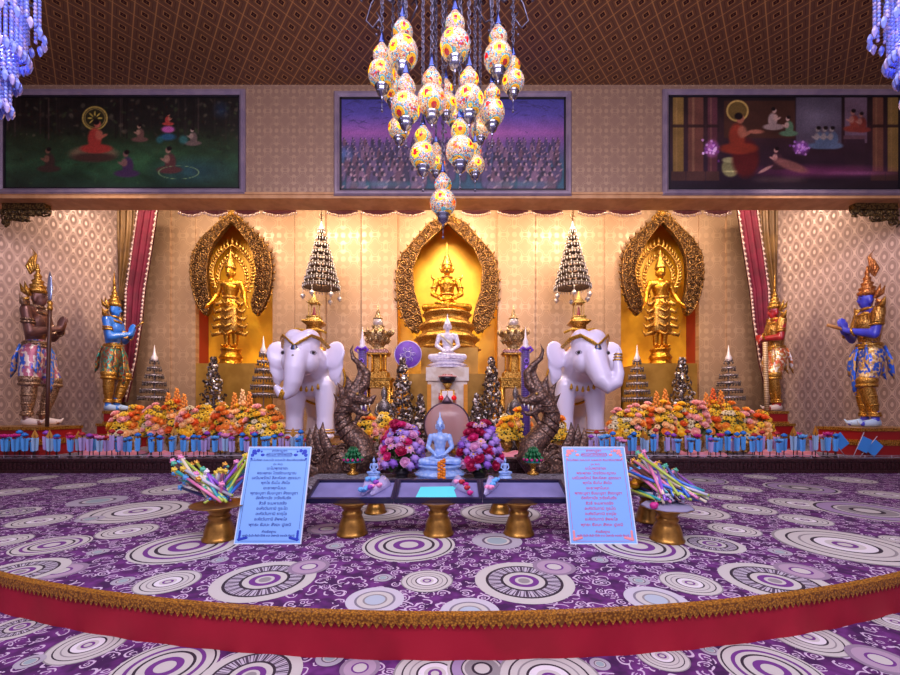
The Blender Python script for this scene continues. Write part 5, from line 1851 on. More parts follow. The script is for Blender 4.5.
tag(o, 'white folded card on a gold stand between two red candle globes', 'card')

# translucent round gong
t = thing('translucent_disc', 'large translucent rosy disc with a pointed finial behind the pale blue Buddha', 'disc', (X(447, 6.35), 6.35, PZ))
zc = Z(425, 6.35) - PZ
rg = 22.5 * 6.35 / FPX
mb = MB().use(M('rosy_glass', 'C89898', .2, 0, alpha=.6))
mb.lathe([(.001, -.02), (rg * .95, -.02), (rg, 0), (rg * .95, .02), (.001, .02)], (0, 0, zc), 40, mtx=rotm(R(90)))
mb.obj('disc', parent=t)
mb = MB().use(M('dark_bronze_rim', '5A4450', .35, .6)); mb.torus((0, 0, zc), rg, .014, 40, 6, rot=(R(90), 0, 0)); mb.obj('rim', parent=t)
mb = MB().use(M('dark_bronze_rim')); mb.lathe([(.10, zc + rg - .02), (.06, zc + rg + .04), (.02, zc + rg + .09), (.002, zc + rg + .13)], seg=10, sy=.3); mb.obj('finial', parent=t)
mb = MB().use(M('dark_bronze_rim')); mb.lathe([(.16, 0), (.16, .03), (.06, .07), (.05, zc - rg)], seg=16); mb.obj('foot', parent=t)


# ================================================================ bouquets
def bloom_mesh(kind, mat, mat2):
    mb = MB()
    if kind == 'daisy':
        for ring, (n, r, dz) in enumerate(((9, .055, .0), (7, .04, .014))):
            mb.use(mat)
            for k in range(n):
                a = 2 * PI * (k + ring * .5) / n
                c, s_ = math.cos(a), math.sin(a)
                mb.faces([(c * .01, s_ * .01, dz), (c * r * .6 - s_ * .02, s_ * r * .6 + c * .02, dz + .012), (c * r * 1.1, s_ * r * 1.1, dz - .002), (c * r * .6 + s_ * .02, s_ * r * .6 - c * .02, dz + .012)], [(0, 3, 2, 1), (0, 1, 2, 3)])
        mb.use(mat2); mb.ball((0, 0, .016), (.014, .014, .010), 7, 5)
    elif kind == 'rose':
        mb.use(mat)
        for ring, (n, r, h) in enumerate(((5, .05, .02), (5, .038, .035), (4, .024, .045), (3, .012, .05))):
            for k in range(n):
                a = 2 * PI * (k + ring * .4) / n
                c, s_ = math.cos(a), math.sin(a)
                w_ = r * .8
                mb.faces([(c * r * .4 - s_ * w_ * .5, s_ * r * .4 + c * w_ * .5, -.01), (c * r * .4 + s_ * w_ * .5, s_ * r * .4 - c * w_ * .5, -.01), (c * r * 1.1 + s_ * w_, s_ * r * 1.1 - c * w_, h * .9),
                          (c * r * 1.25, s_ * r * 1.25, h), (c * r * 1.1 - s_ * w_, s_ * r * 1.1 + c * w_, h * .9)], [(0, 1, 2, 3, 4), (4, 3, 2, 1, 0)])
        mb.ball((0, 0, .01), (.03, .03, .035), 8, 6)
    elif kind == 'pom':
        mb.use(mat)
        mb.ball((0, 0, .0), .042, 8, 6)
        rn = random.Random(2)
        for k in range(26):
            d = Vector((rn.gauss(0, 1), rn.gauss(0, 1), rn.gauss(0, 1))).normalized()
            u = d.orthogonal().normalized() * .014; v = d.cross(u)
            c = d * .038
            mb.faces([c + u, c + v, c - u, c - v, c + d * .022], [(0, 1, 4), (1, 2, 4), (2, 3, 4), (3, 0, 4)])
    elif kind == 'spike':
        mb.use(mat)
        for k in range(26):
            f = k / 26; a = k * 2.4
            r = .05 * (1 - f) + .012
            mb.ball((r * math.cos(a), r * math.sin(a), f * .30), (.026 * (1 - f * .5), .026 * (1 - f * .5), .02), 6, 4)
        mb.tube([(0, 0, -.05), (0, 0, .3)], .006, 5)
    me = bpy.data.meshes.new('bloom')
    bmesh.ops.recalc_face_normals(mb.bm, faces=[f for f in mb.bm.faces if False])
    mb.bm.to_mesh(me); mb.bm.free()
    for m in mb.mats: me.materials.append(m)
    return me


PET = {
    'yellow': M('petal_yellow', 'FFD23A', .6, sub=.0), 'orange': M('petal_orange', 'F59A3C', .6), 'deep': M('petal_deep_orange', 'EC6E2C', .6), 'pink': M('petal_pink', 'F8B8B0', .6),
    'peach': M('petal_peach', 'FFCF90', .6), 'lilac': M('petal_lilac', 'A884D8', .6), 'violet': M('petal_violet', '8A58C8', .6), 'crimson': M('petal_crimson', 'A8104A', .55),
    'magenta': M('petal_magenta', 'D02878', .55), 'mauve': M('petal_mauve', 'D89CC8', .6), 'cream': M('petal_cream', 'F0DCB0', .6), 'blue': M('petal_blue', '2C7CD0', .6),
}
heart = M('flower_heart', '5A3A18', .7); heart2 = M('flower_heart_yellow', 'E8B838', .6)
green = M('leaf_green', '3C5A34', .6, 0, '5C7A48', 9); stemg = M('stem_green', '4A6A3A', .6)
BL = {}


def bloom(kind, colr):
    key = (kind, colr)
    if key not in BL: BL[key] = bloom_mesh(kind, PET[colr], heart if colr in ('yellow', 'cream', 'peach', 'orange') else heart2)
    return BL[key]


def bouquet(label, loc, rx, h0, h1, palette, n, seed, leafy=True, ry=None, spikes=(), size=1.0, vase=None, dome=True, group=None):
    t = thing('flower_arrangement', label, 'flower arrangement', loc, 0, group)
    rn = random.Random(seed)
    ry = ry or rx * .7
    mb = MB().use(vase or M('gilt_vase', 'B8904C', .35, .6, '8A642C', 30, 'cells', .3))
    mb.lathe([(.07, 0), (.08, .02), (.05, .06), (.09, h0 * .5), (.10, h0 * .8), (.07, h0), (.08, h0 + .02)], seg=14)
    mb.obj('vase', parent=t)
    pts = []
    tries = 0
    while len(pts) < n and tries < n * 30:
        tries += 1
        a = rn.uniform(0, 2 * PI); el = rn.uniform(.02, 1)
        x, y = rx * math.cos(a) * math.sqrt(1 - el ** 2 * .95), ry * math.sin(a) * math.sqrt(1 - el ** 2 * .95)
        if y > ry * .45: continue
        z = h0 + (h1 - h0) * (.12 + .88 * el) * rn.uniform(.84, 1.05)
        p = Vector((x, y, z))
        if any((p - q).length < .062 * size for q in pts): continue
        pts.append(p)
    mb = MB().use(stemg)
    c0 = Vector((0, 0, h0 - .02))
    for p in pts:
        mb.tube([c0, c0.lerp(p, .5) + Vector((0, 0, .03)), p], .006, 4)
    mb.use(green, False)
    for i in range(int(n * (3.2 if leafy else 1.2))):
        p = rn.choice(pts) * 1.0
        c = c0.lerp(p, rn.uniform(.5, .97))
        d = Vector((rn.gauss(0, 1), rn.gauss(0, 1) - .3, rn.gauss(0, .6))).normalized()
        u = d.orthogonal().normalized()
        L_ = rn.uniform(.05, .1)
        mb.faces([c, c + d * L_ * .5 + u * .02, c + d * L_, c + d * L_ * .5 - u * .02], [(0, 1, 2, 3)])
    mb.obj('foliage', parent=t)
    for p in pts:
        kind, colr = rn.choice(palette)
        o = bpy.data.objects.new('bloom', bloom(kind, colr)); COL.objects.link(o); o.parent = t
        o.location = p
        d = Vector((p.x * 1.4, p.y - .22 * (1 if p.y < .1 else 0), (p.z - h0) * .9 + .02)).normalized()
        o.rotation_euler = d.to_track_quat('Z', 'Y').to_euler()
        k = rn.uniform(.8, 1.15) * size
        o.scale = (k, k, k)
    for sx, sz, colr in spikes:
        o = bpy.data.objects.new('flower_spike', bloom('spike', colr)); COL.objects.link(o); o.parent = t
        o.location = (sx, .05, sz); o.scale = (size * 1.0,) * 3
    return t


WARM = [('daisy', 'yellow'), ('daisy', 'yellow'), ('rose', 'orange'), ('rose', 'deep'), ('rose', 'pink'), ('daisy', 'peach'), ('rose', 'peach'), ('rose', 'yellow')]
YEL = [('daisy', 'yellow')] * 4 + [('daisy', 'cream'), ('rose', 'orange'), ('rose', 'yellow')]
ORG = [('rose', 'deep'), ('rose', 'orange'), ('daisy', 'yellow'), ('daisy', 'yellow'), ('daisy', 'orange'), ('rose', 'peach')]
PNK = [('rose', 'pink'), ('rose', 'pink'), ('rose', 'peach'), ('daisy', 'cream'), ('daisy', 'yellow')]
BED = [  # px, top px, palette, seed, words
    (121, 416, PNK + YEL, 'pink and yellow artificial flowers at the left end of the left flower bed'), (135, 410, ORG + YEL, 'orange and yellow flower bunch, second from the left end of the left bed'),
    (153, 408, YEL + PNK, 'yellow daisies with pink roses beside the left umbrella stand'), (172, 405, ORG, 'deep orange flower bunch with spikes, left bed'),
    (188, 410, PNK + WARM, 'pink flower bunch between two orange ones in the left bed'), (205, 409, YEL, 'yellow daisy bunch just left of the left silver tree'),
    (222, 408, ORG + WARM, 'orange bunch under the left silver tree'), (240, 408, WARM, 'mixed orange and yellow bunch with spikes, left bed'),
    (256, 410, YEL + PNK, 'yellow and pink bunch in front of the left bed umbrella stand'), (272, 412, YEL + ORG, 'yellow and orange bunch at the right end of the left bed'),
    (367, 420, WARM, 'warm flower bunch between the left naga and the purple flowers'), (384, 418, PNK + YEL, 'peach and yellow bunch behind the left purple bouquet'),
    (507, 420, YEL, 'yellow bunch behind the right purple bouquet'), (521, 413, ORG + YEL, 'orange and yellow bunch behind the right naga head'),
    (556, 420, YEL, 'yellow bunch between the right naga neck and elephant leg'),
    (619, 414, PNK + YEL, 'pink and yellow bunch at the left end of the right bed'), (634, 410, YEL + PNK, 'yellow bunch under the right bed umbrella stand'),
    (648, 408, ORG + PNK, 'orange and pink bunch, third in the right bed'), (664, 407, WARM, 'peach and yellow bunch with spikes left of the right silver tree'),
    (682, 408, YEL + WARM, 'yellow daisies under the right silver tree'), (698, 407, PNK, 'pink rose bunch right of the right silver tree'),
    (715, 407, ORG + YEL, 'orange bunch with tall spikes in the right bed'), (731, 408, YEL, 'yellow bunch under the far right umbrella stand'),
    (746, 414, PNK + YEL, 'pink and yellow bunch near the right end of the right bed'), (762, 417, ORG, 'deep orange bunch at the right end of the right bed')]
SP = {172: ((-.1, .70, 'orange'), (.05, .78, 'orange'), (.18, .68, 'orange')), 240: ((-.12, .70, 'orange'), (.02, .76, 'peach'), (.14, .72, 'orange')), 664: ((-.1, .72, 'orange'), (.05, .76, 'orange')), 715: ((-.12, .70, 'orange'), (0, .78, 'deep'), (.14, .74, 'orange'))}
for i, (px, pt, pal, lb) in enumerate(BED):
    Y = 6.95 + .12 * (i % 2)
    ht = Z(pt - 4, Y) - PZ
    bouquet(lb, (X(px, Y), Y, PZ), .17, ht * .32, ht * 1.0, pal, 30, 40 + i, spikes=SP.get(px, ()), size=1.15)

# ================================================================ pink cloths on the altar floor
for i, (a, b, Y0, Y1, lb) in enumerate(((78, 128, 6.5, 6.95, 'pink folded cloth on the altar platform below the left end of the left flower bed'), (146, 204, 6.4, 6.75, 'pink folded cloth on the altar platform below the left flower bed'),
                                       (690, 730, 6.4, 6.75, 'pink folded cloth on the altar platform below the right flower bed'), (768, 822, 6.4, 6.9, 'pink folded cloth on the altar platform at the right end of the flower bed'),
                                       (372, 424, 6.35, 6.8, 'pink cloth on the altar platform left of the translucent disc'), (470, 524, 6.35, 6.8, 'pink cloth on the altar platform right of the translucent disc'))):
    mb = MB().use(M('pink_satin', 'E898B4', .5, 0, 'D8809C', 6))
    x0, x1 = X(a, Y0), X(b, Y0)
    nx, ny = 24, 8
    vs = []
    for j in range(ny + 1):
        for q in range(nx + 1):
            u, v = q / nx, j / ny
            h = .055 + .018 * math.sin(u * 17 + i) + .012 * math.sin(v * 9 + u * 5)
            if q in (0, nx) or j in (0, ny): h = .004
            vs.append((x0 + (x1 - x0) * u, Y0 + (Y1 - Y0) * v, PZ + h))
    w_ = nx + 1
    mb.faces(vs, [(j * w_ + q, j * w_ + q + 1, (j + 1) * w_ + q + 1, (j + 1) * w_ + q) for j in range(ny) for q in range(nx)])
    tag(mb.obj('pink_cloth'), lb, 'cloth')

# ================================================================ votive flower stakes along the platform edge
def stake_proto(headc, sleevec, kind, h):
    t = thing('votive_stake', 'x', 'votive stake', (0, 0, 0))
    mb = MB().use(M('dark_stake', '3A2A30', .5))
    mb.tube([(0, 0, 0), (0, 0, h)], .007, 5)
    mb.lathe([(.03, 0), (.03, .006), (.008, .012)], seg=8)
    mb.obj('stick', parent=t)
    if sleevec:
        mb = MB().use(sleevec, False)
        vs = []
        for zz in (h * .28, h * .86):
            for k in range(8):
                a = 2 * PI * k / 8
                r = (.044 if k % 2 else .018) * (1 if zz > h * .5 else .8)
                vs.append((r * math.cos(a), r * math.sin(a), zz + (.015 if k % 2 else 0)))
        mb.faces(vs, [(i, (i + 1) % 8, (i + 1) % 8 + 8, i + 8) for i in range(8)])
        mb.obj('sleeve', parent=t)
    mb = MB().use(headc)
    if kind == 'lotus':
        for k in range(8):
            a = 2 * PI * k / 8
            c, s_ = math.cos(a), math.sin(a)
            mb.tube([(c * .01, s_ * .01, h - .01), (c * .045, s_ * .045, h + .01), (c * .06, s_ * .06, h + .04)], [.014, .02, .003], 5, .5)
        mb.ball((0, 0, h + .02), (.035, .035, .025), 8, 6)
    elif kind == 'pom':
        mb.ball((0, 0, h + .012), (.046, .046, .026), 10, 6)
        mb.ball((0, 0, h + .025), (.03, .03, .022), 8, 6)
    else:
        for k in range(4):
            a = PI / 2 * k + .4
            mb.faces([(0, 0, h - .06), (.045 * math.cos(a), .045 * math.sin(a), h - .01), (0, 0, h + .10)], [(0, 1, 2), (2, 1, 0)])
    mb.obj('blossom', parent=t)
    return t


sl_blue = M('blue_cellophane', '5CB0FF', .15, 0, alpha=.8, coat=.5)
sl_pale = M('pale_blue_cellophane', 'A8D0F8', .15, 0, alpha=.7, coat=.5)
sl_lil = M('lilac_cellophane', 'C4B0F0', .15, 0, alpha=.7, coat=.5)
hd = dict(blue=M('bright_blue_foam', '1C78D8', .5), purple=M('purple_foam', '9040B8', .5), magenta=M('magenta_foam', 'C01C80', .5), gold=M('gold_leaf_foil', 'D8A048', .3, .6), pink=M('pink_foam', 'E890C0', .5), redf=M('red_foam', 'B02030', .5), paleblue=M('sky_blue_foam', '60A8E8', .5))
KINDS_ = [('blue', sl_blue, 'pom', .34), ('purple', sl_lil, 'pom', .33), ('magenta', sl_blue, 'lotus', .32), ('gold', sl_pale, 'leaf', .34), ('pink', sl_pale, 'lotus', .30), ('paleblue', sl_blue, 'lotus', .30), ('redf', sl_lil, 'pom', .35)]
protos = {}
rn = random.Random(11)
NAMES = dict(blue='bright blue', purple='purple', magenta='magenta', gold='gold leaf', pink='pale pink', redf='red', paleblue='sky blue')
used_proto = set()


def put_stake(px, Y, z, k, label, group):
    kd = KINDS_[k]
    if k not in protos: protos[k] = stake_proto(hd[kd[0]], kd[1], kd[2], kd[3])
    if k not in used_proto:
        used_proto.add(k)
        o = protos[k]; o.location = (X(px, Y), Y, z); o['label'] = label; o['group'] = group
        return o
    return dup(protos[k], (X(px, Y), Y, z), rn.uniform(0, 3), label, group, (1, 1, rn.uniform(.8, 1.15)))


def where(px):
    marks = [(0, 30, 'under the brown guardian at the far left'), (30, 60, 'just right of the spear foot'), (60, 92, 'left of the blue guardian plinth'), (92, 136, 'in front of the blue guardian plinth'), (136, 175, 'under the left end of the left flower bed'),
             (175, 215, 'before the middle of the left flower bed'), (215, 262, 'before the right half of the left flower bed'), (262, 345, 'at the feet of the left elephant'),
             (545, 612, 'at the feet of the right elephant'), (612, 655, 'under the left end of the right flower bed'), (655, 700, 'before the middle of the right flower bed'),
             (700, 745, 'before the right half of the right flower bed'), (745, 790, 'before the red guardian plinth'), (790, 835, 'just left of the violet-blue guardian'), (835, 900, 'under the violet-blue guardian at the far right')]
    for a, b, s_ in marks:
        if a <= px < b: return s_
    return 'on the altar'


for rowi, (Y, dx, off) in enumerate(((6.27, 10.5, 4), (6.38, 11.5, 9))):
    for side in (0, 1):
        lo, hi = (off, 318) if side == 0 else (586 + off, 838)
        px = lo
        while px < hi:
            k = rn.choices(range(7), (5, 4, 3, 2.5, 2, 3, 1))[0]
            kd = KINDS_[k]
            p_ = px + rn.uniform(-2.5, 2.5)
            put_stake(p_, Y + rn.uniform(-.02, .02), PZ + .004, k, '%s votive stake, %s row, %s' % (NAMES[kd[0]], ('front', 'second')[rowi], where(max(0, px))), 'votive stakes along the platform edge')
            px += dx + rn.uniform(-1.5, 1.5)
# thin rail in front of the stakes
for a, b, e_ in ((-10, 322, 'left'), (584, 905, 'right')):
    t = thing('wire_rail', 'thin white wire rail along the front edge of the platform on the %s side' % e_, 'rail', (X((a + b) / 2, 6.19), 6.19, PZ))
    hw = (X(b, 6.19) - X(a, 6.19)) / 2
    mb = MB().use(M('white_wire', 'B0A8BC', .4)); mb.tube([(-hw, 0, .045), (hw, 0, .045)], .005, 5); mb.obj('wire', parent=t)
    for k in range(12):
        mb = MB().use(M('white_wire')); mb.tube([(-hw + hw * 2 * (k + .5) / 12, 0, .004), (-hw + hw * 2 * (k + .5) / 12, 0, .05)], .005, 5); mb.obj('rail_post', parent=t)
# crossed blue pennants by the far right guardian
for i, (px, tilt) in enumerate(((846, -38), (855, 24), (864, 40))):
    t = thing('blue_pennant', 'blue paper pennant %s before the far right guardian plinth' % ('leaning left', 'leaning right', 'leaning furthest right')[i], 'pennant', (X(px, 6.3), 6.3 + .03 * i, PZ + .006))
    mb = MB().use(M('white_wire')); m_ = rotm(0, R(tilt)); mb.tube([m_ @ Vector((0, 0, 0)), m_ @ Vector((0, 0, .42))], .006, 5); mb.obj('stick', parent=t)
    mb = MB().use(M('blue_paper', '3C8CE0', .5), False); mb.box((0, -.004, .14), (.17, .004, .36), m_); mb.obj('flag', parent=t)

# ================================================================ low carpeted stand in front of the altar
SZ = .12
mb = MB().use(M('black_white_carpet', '9A94A0', .9, 0, '221C28', 7, 'scroll', lo=.4, hi=.55), False)
mb.box((-1.72, 4.44, 0.0), (1.74, 5.28, SZ))
tag(mb.obj('low_stand'), 'low black and white patterned carpeted stand between the naga serpents', 'stand')
PURP = [('rose', 'crimson'), ('rose', 'magenta'), ('pom', 'lilac'), ('daisy', 'lilac'), ('pom', 'lilac'), ('pom', 'violet'), ('daisy', 'mauve'), ('rose', 'mauve'), ('pom', 'lilac')]
for px, e_, sd in ((402, 'left', 5), (479.5, 'right', 9)):
    Y = 4.98
    ht = Z(424, Y) - SZ
    bouquet('full purple, crimson and pink bouquet %s of the pale blue Buddha' % e_, (X(px, Y), Y, SZ), .26, ht * .14, ht, PURP, 62, sd, size=1.05, ry=.22, vase=M('dark_vase', '2E2A30', .3))
# translucent pink stalks between Buddha and right bouquet
# pale blue Buddha statue, large
Y = 4.8
seated('pale_blue_buddha', 'pale blue seated Buddha on a petalled base in the middle of the low stand', 'statue', (X(440, Y), Y - .0, SZ), .53, bluecry, bluecry, bluecry, Z(464, Y) - SZ, .40, crown='short', tiers=2, voxel=.014,
       eyes=M('deep_blue_line', '3858A0', .4))
for px, lb in ((374, 'tiny pale blue Buddha at the left end of the low stand'), (505, 'tiny pale blue Buddha at the right end of the low stand')):
    Yy = 4.75
    seated('small_blue_buddha', lb, 'statue', (X(px, Yy), Yy, SZ), (Z(462, Yy) - SZ) / 1.30, bluecry, bluecry, bluecry, .09, .36, crown='short', tiers=2, voxel=.02, eyes=M('deep_blue_line'))
t = thing('marigold_garland', 'small orange marigold garland hung on the base of the pale blue Buddha', 'garland', (X(441.5, 4.36), 4.40, SZ))
mb = MB().use(M('marigold', 'F09018', .6, 0, 'D87808', 40, 'cells', .4))
z0 = Z(462, 4.4) - SZ
for k in range(9):
    for q in (-1, 0, 1):
        mb.ball((q * .028, -.01 * abs(q), z0 - .024 * k + .02 * math.sin(k + q)), (.021, .018, .018), 7, 5)
mb.obj('garland', parent=t)
t.location = (X(441.5, 4.46), 4.46, SZ)
# bai-sri cones beside the nagas
for px, e_ in ((353, 'left'), (533, 'right')):
    Y = 5.2
    t = thing('leaf_offering_cone', 'green leaf cone with pink flowers on a gold foot before the %s naga' % e_, 'offering', (X(px, Y), Y, 0.0 if abs(X(px, Y)) > 1.74 else SZ))
    b0 = t.location.z
    H = Z(446, Y) - b0
    mb = MB().use(gold2); mb.lathe([(.07, 0), (.08, .02), (.03, .05), (.04, H * .35), (.09, H * .42)], seg=14); mb.obj('foot', parent=t)
    mb = MB().use(M('turquoise_bowl', '2AA0A0', .3)); mb.lathe([(.09, H * .42), (.12, H * .48), (.11, H * .52)], seg=16); mb.obj('bowl', parent=t)
    mb = MB().use(M('banana_leaf_green', '1E7A48', .4, 0, '145A34', 14))
    for k in range(12):
        a = 2 * PI * k / 12
        for zz, r in ((.5, .11), (.64, .08), (.78, .05)):
            mb.tube([(r * math.cos(a), r * math.sin(a), H * zz), (r * 1.15 * math.cos(a), r * 1.15 * math.sin(a), H * (zz + .08)), (r * .6 * math.cos(a), r * .6 * math.sin(a), H * (zz + .2))], [.018, .016, .002], 5)
    mb.lathe([(.09, H * .5), (.01, H * .98)], seg=10)
    mb.obj('leaf_cone', parent=t)
    mb = MB().use(M('magenta_foam'))
    for k in range(12):
        a = 2 * PI * k / 12 + .2
        mb.ball((.12 * math.cos(a), .12 * math.sin(a), H * .54), .02, 6, 5)
    mb.obj('flower_ring', parent=t)

# ================================================================ pedestals, trays
def pedestal_tray(name, label, loc, h, r, rt, cat='pedestal', mt=None, group=None):
    t = thing(name, label, cat, loc, 0, group)
    k = h
    g = mt or M('worn_gold', 'B8863C', .32, .75, '7A5422', 16, 'noise', lo=.3, hi=.75)
    mb = MB().use(g)
    prof = [(1.0, 0), (1.02, .03), (.98, .07), (.90, .12), (.84, .30), (.72, .46), (.60, .56), (.66, .60), (.68, .66), (.58, .70), (.56, .74), (.72, .84), (.92, .93)]
    mb.lathe([(p * r, z * k) for p, z in prof], seg=28, flute=.02, nf=14)
    mb.obj('foot', parent=t)
    mb = MB().use(g)
    mb.lathe([(.92 * r, .93 * k), (rt, .97 * k), (rt * 1.03, k), (rt * .97, k * .995), (.5 * r, .965 * k)], seg=28)
    mb.obj('bowl', parent=t)
    return t


# slanted display trays
TW, TD = 1.97, .30
for i, (lb) in enumerate(('left of the three navy-framed velvet display trays', 'middle of the three navy-framed velvet display trays, holding turquoise paper', 'right of the three navy-framed velvet display trays')):
    w_ = TW / 3
    xc = -.088 + (i - 1) * w_
    t = thing('display_tray', lb, 'tray', (xc, 3.0, .262))
    t.rotation_euler = (R(19), 0, 0)
    navy = M('navy_lacquer', '14163A', .3, 0, coat=.3)
    hw = w_ / 2 - .002
    mb = MB().use(navy, False)
    mb.box((-hw, 0, 0), (hw, .022, .035)); mb.box((-hw, TD - .022, 0), (hw, TD, .035))
    mb.box((-hw, .022, 0), (-hw + .022, TD - .022, .035)); mb.box((hw - .022, .022, 0), (hw, TD - .022, .035))
    mb.box((-hw, 0, -.006), (hw, TD, .002))
    mb.obj('frame', parent=t)
    mb = MB().use(M('lavender_velvet', '7470A8', .85, 0, '68649A', 5, sheen=.3), False)
    mb.box((-hw + .022, .022, .002), (hw - .022, TD - .022, .014))
    mb.obj('velvet', parent=t)
tr_m = rotm(R(19))


def on_tray(x, v, h=.0): # point on tray plane
    return Vector((x, 3.0, .262)) + (tr_m @ Vector((0, v, .014 + h)))


mb = MB().use(M('turquoise_paper', '58D8E0', .5), False)
q = [on_tray(-.30 + .04, .035, .003), on_tray(.05, .05, .003), on_tray(.03, .16, .003), on_tray(.07, .21, .003), on_tray(-.27 + .04, .20, .003)]
mb.faces([tuple(p) for p in q] + [tuple(p + Vector((0, -.001, .003))) for p in q], [(4, 3, 2, 1, 0), (5, 6, 7, 8, 9)] + [(i, (i + 1) % 5, (i + 1) % 5 + 5, i + 5) for i in range(5)], smooth=False)
tag(mb.obj('turquoise_paper'), 'turquoise paper sheet lying in the middle display tray', 'paper')

for i, (px, lb) in enumerate(((352, 'gold pedestal under the left display tray'), (438.5, 'gold pedestal under the middle display tray'), (519, 'gold pedestal under the right display tray'))):
    pedestal_tray('gold_pedestal', lb, (X(px, 3.09), 3.10, .002), .255, .115, .150)
for px, lb in ((376, 'smaller gold pedestal behind the gap between the left and middle trays'), (500, 'smaller gold pedestal behind the gap between the middle and right trays')):
    Y = 3.75
    pedestal_tray('gold_pedestal', lb, (X(px, Y), Y, .002), .17, .10, .16)

# wrapped flower posies on the trays
def posy(label, px, py0, px1, py1, Yp, colors, seed, name='wrapped_posy'):
    rn2 = random.Random(seed)
    v = .05
    a = on_tray(X(px, 3.02), .06, .02); b = on_tray(X(px1, 3.2), .25, .03)
    t = thing(name, label, 'posy', tuple(a))
    d = b - a
    mb = MB().use(M('clear_lilac_wrap', 'C8C0F0', .15, 0, alpha=.55))
    mb.tube([(0, 0, 0), d * .3, d * .7, d], [.012, .03, .05, .06], 8, .5)
    mb.obj('wrap', parent=t)
    for k in range(5):
        mb = MB().use(hd[rn2.choice(colors)])
        o_ = d * rn2.uniform(.0, 1.0) + Vector((rn2.uniform(-.04, .04), -.03, rn2.uniform(.01, .04)))
        mb.ball(o_, (.022, .018, .02), 8, 6); mb.ball(o_ + Vector((.015, -.01, .006)), .013, 7, 5)
        mb.obj('flower', parent=t)
    return t


posy('lilac wrapped posy lying in the left display tray', 370, 0, 386, 0, 3, ('purple', 'pink', 'magenta'), 3)
posy('blue wrapped posy beside another on the left display tray', 361, 0, 372, 0, 3, ('paleblue', 'pink', 'purple'), 4)
posy('pink wrapped posy across the gap between middle and right trays', 473, 0, 455, 0, 3, ('magenta', 'pink', 'redf'), 5)
posy('pale posy near the left corner of the right display tray', 485, 0, 494, 0, 3, ('pink', 'paleblue'), 6)

# offering bowls with fans of wrapped incense sticks
BOWLS = [(219.5, 2.98, .26, .115, .19, 'gold pedestal bowl left of the white Thai notice board with blue print'), (667, 2.95, .245, .115, .17, 'gold pedestal bowl right of the notice board with pink print'), (648, 3.45, .25, .10, .15, 'gold pedestal bowl half hidden behind the notice board with pink print')]
for px, Y, h, r, rt, lb in BOWLS:
    pedestal_tray('offering_pedestal', lb, (X(px, Y), Y, .002), h, r, rt)
for (px, Y, h, r, rt, lb) in BOWLS[1:2]:
    mb = MB().use(M('white_cloth_mat', '8C88A8', .7))
    mb.lathe([(.02, h + .003), (rt * .92, h + .004), (rt * 1.02, h + .002), (rt * .95, h + .012), (.02, h + .008)], (X(px, Y), Y, 0), 24, flute=.04, nf=9)
    tag(mb.obj('white_mat'), 'white cloth mat under the incense sticks on the %s gold bowl' % ('left' if px < 400 else 'right'), 'mat')

SCOL = [M('stick_' + n_, c_, .3, 0, coat=.3) for n_, c_ in (('violet', '8A50C8'), ('teal', '2AA0A8'), ('blue', '3068D0'), ('pink', 'D87AA8'), ('cream', 'E0D4B8'), ('brown', '5A3A34'), ('navy', '24285A'), ('lime', 'A8C048'), ('silver', 'B8B8C8'))]
CN = ['violet', 'teal', 'blue', 'pink', 'cream', 'brown', 'navy', 'lime', 'silver']
HC = [hd['gold'], hd['paleblue'], M('white_blossom', 'E8E4EC', .5), M('mint_blossom', '58B898', .5), hd['pink'], M('yellow_blossom', 'E0C040', .5)]
HN = ['gold', 'sky blue', 'white', 'mint', 'pink', 'yellow']


def incense(px, Y, z0, tip_px, tip_py, tip_Y, i, j, label, group, k):
    a = Vector((X(px, Y), Y, z0)); b = Vector((X(tip_px, tip_Y), tip_Y, Z(tip_py, tip_Y)))
    t = thing('incense_bundle', label, 'incense', tuple(a), 0, group)
    d = b - a
    mb = MB().use(SCOL[i]); mb.tube([(0, 0, 0), d * .5, d * .98], [.010, .0125, .011], 6); mb.obj('wrapped_sticks', parent=t)
    mb = MB().use(HC[j])
    mb.ball(d, (.020, .020, .015), 8, 6)
    for q in range(5):
        aa = q * 2 * PI / 5
        mb.ball(d + Vector((.016 * math.cos(aa), -.004, .016 * math.sin(aa))), .009, 6, 4)
    mb.obj('blossom', parent=t)


rn = random.Random(21)
spots = [(178, 462, 'sweeping far left'), (184, 470, 'low at the left'), (190, 463, 'upper left'), (200, 466, 'left of upright'), (208, 472, 'near upright'), (218, 474, 'upright'), (228, 468, 'right of upright'), (238, 462, 'leaning right'), (246, 452, 'highest, leaning right'), (252, 470, 'low, leaning right')]
for k in range(84):
    f = k / 84
    bpx, bpyy, wd = spots[k % 10]
    tx, ty = bpx + rn.uniform(-5, 5), bpyy + rn.uniform(-5, 18)
    tY = (3.28 + rn.uniform(0, .15)) if tx > 226 else 3.0 + rn.uniform(-.08, .30)
    if tx > 238: ty = min(ty, 470)
    i, j = rn.randrange(9), rn.randrange(6)
    incense(217 + (tx - 215) * -.1 + rn.uniform(-14, 12), 2.98 + rn.uniform(-.10, .10), .282 + rn.uniform(0, .04), tx, ty, tY, i, j,
            '%s wrapped incense bundle with %s blossom, %s in the left bowl' % (CN[i], HN[j], wd), 'incense bundles fanned in the left bowl', k)
spots = [(628, 462, 'rear left'), (640, 458, 'rear, pointing up left'), (652, 466, 'rear middle'), (636, 476, 'left side, low'), (630, 486, 'lowest at the left'), (660, 470, 'middle'), (668, 476, 'nearest the rim'), (646, 480, 'inner left')]
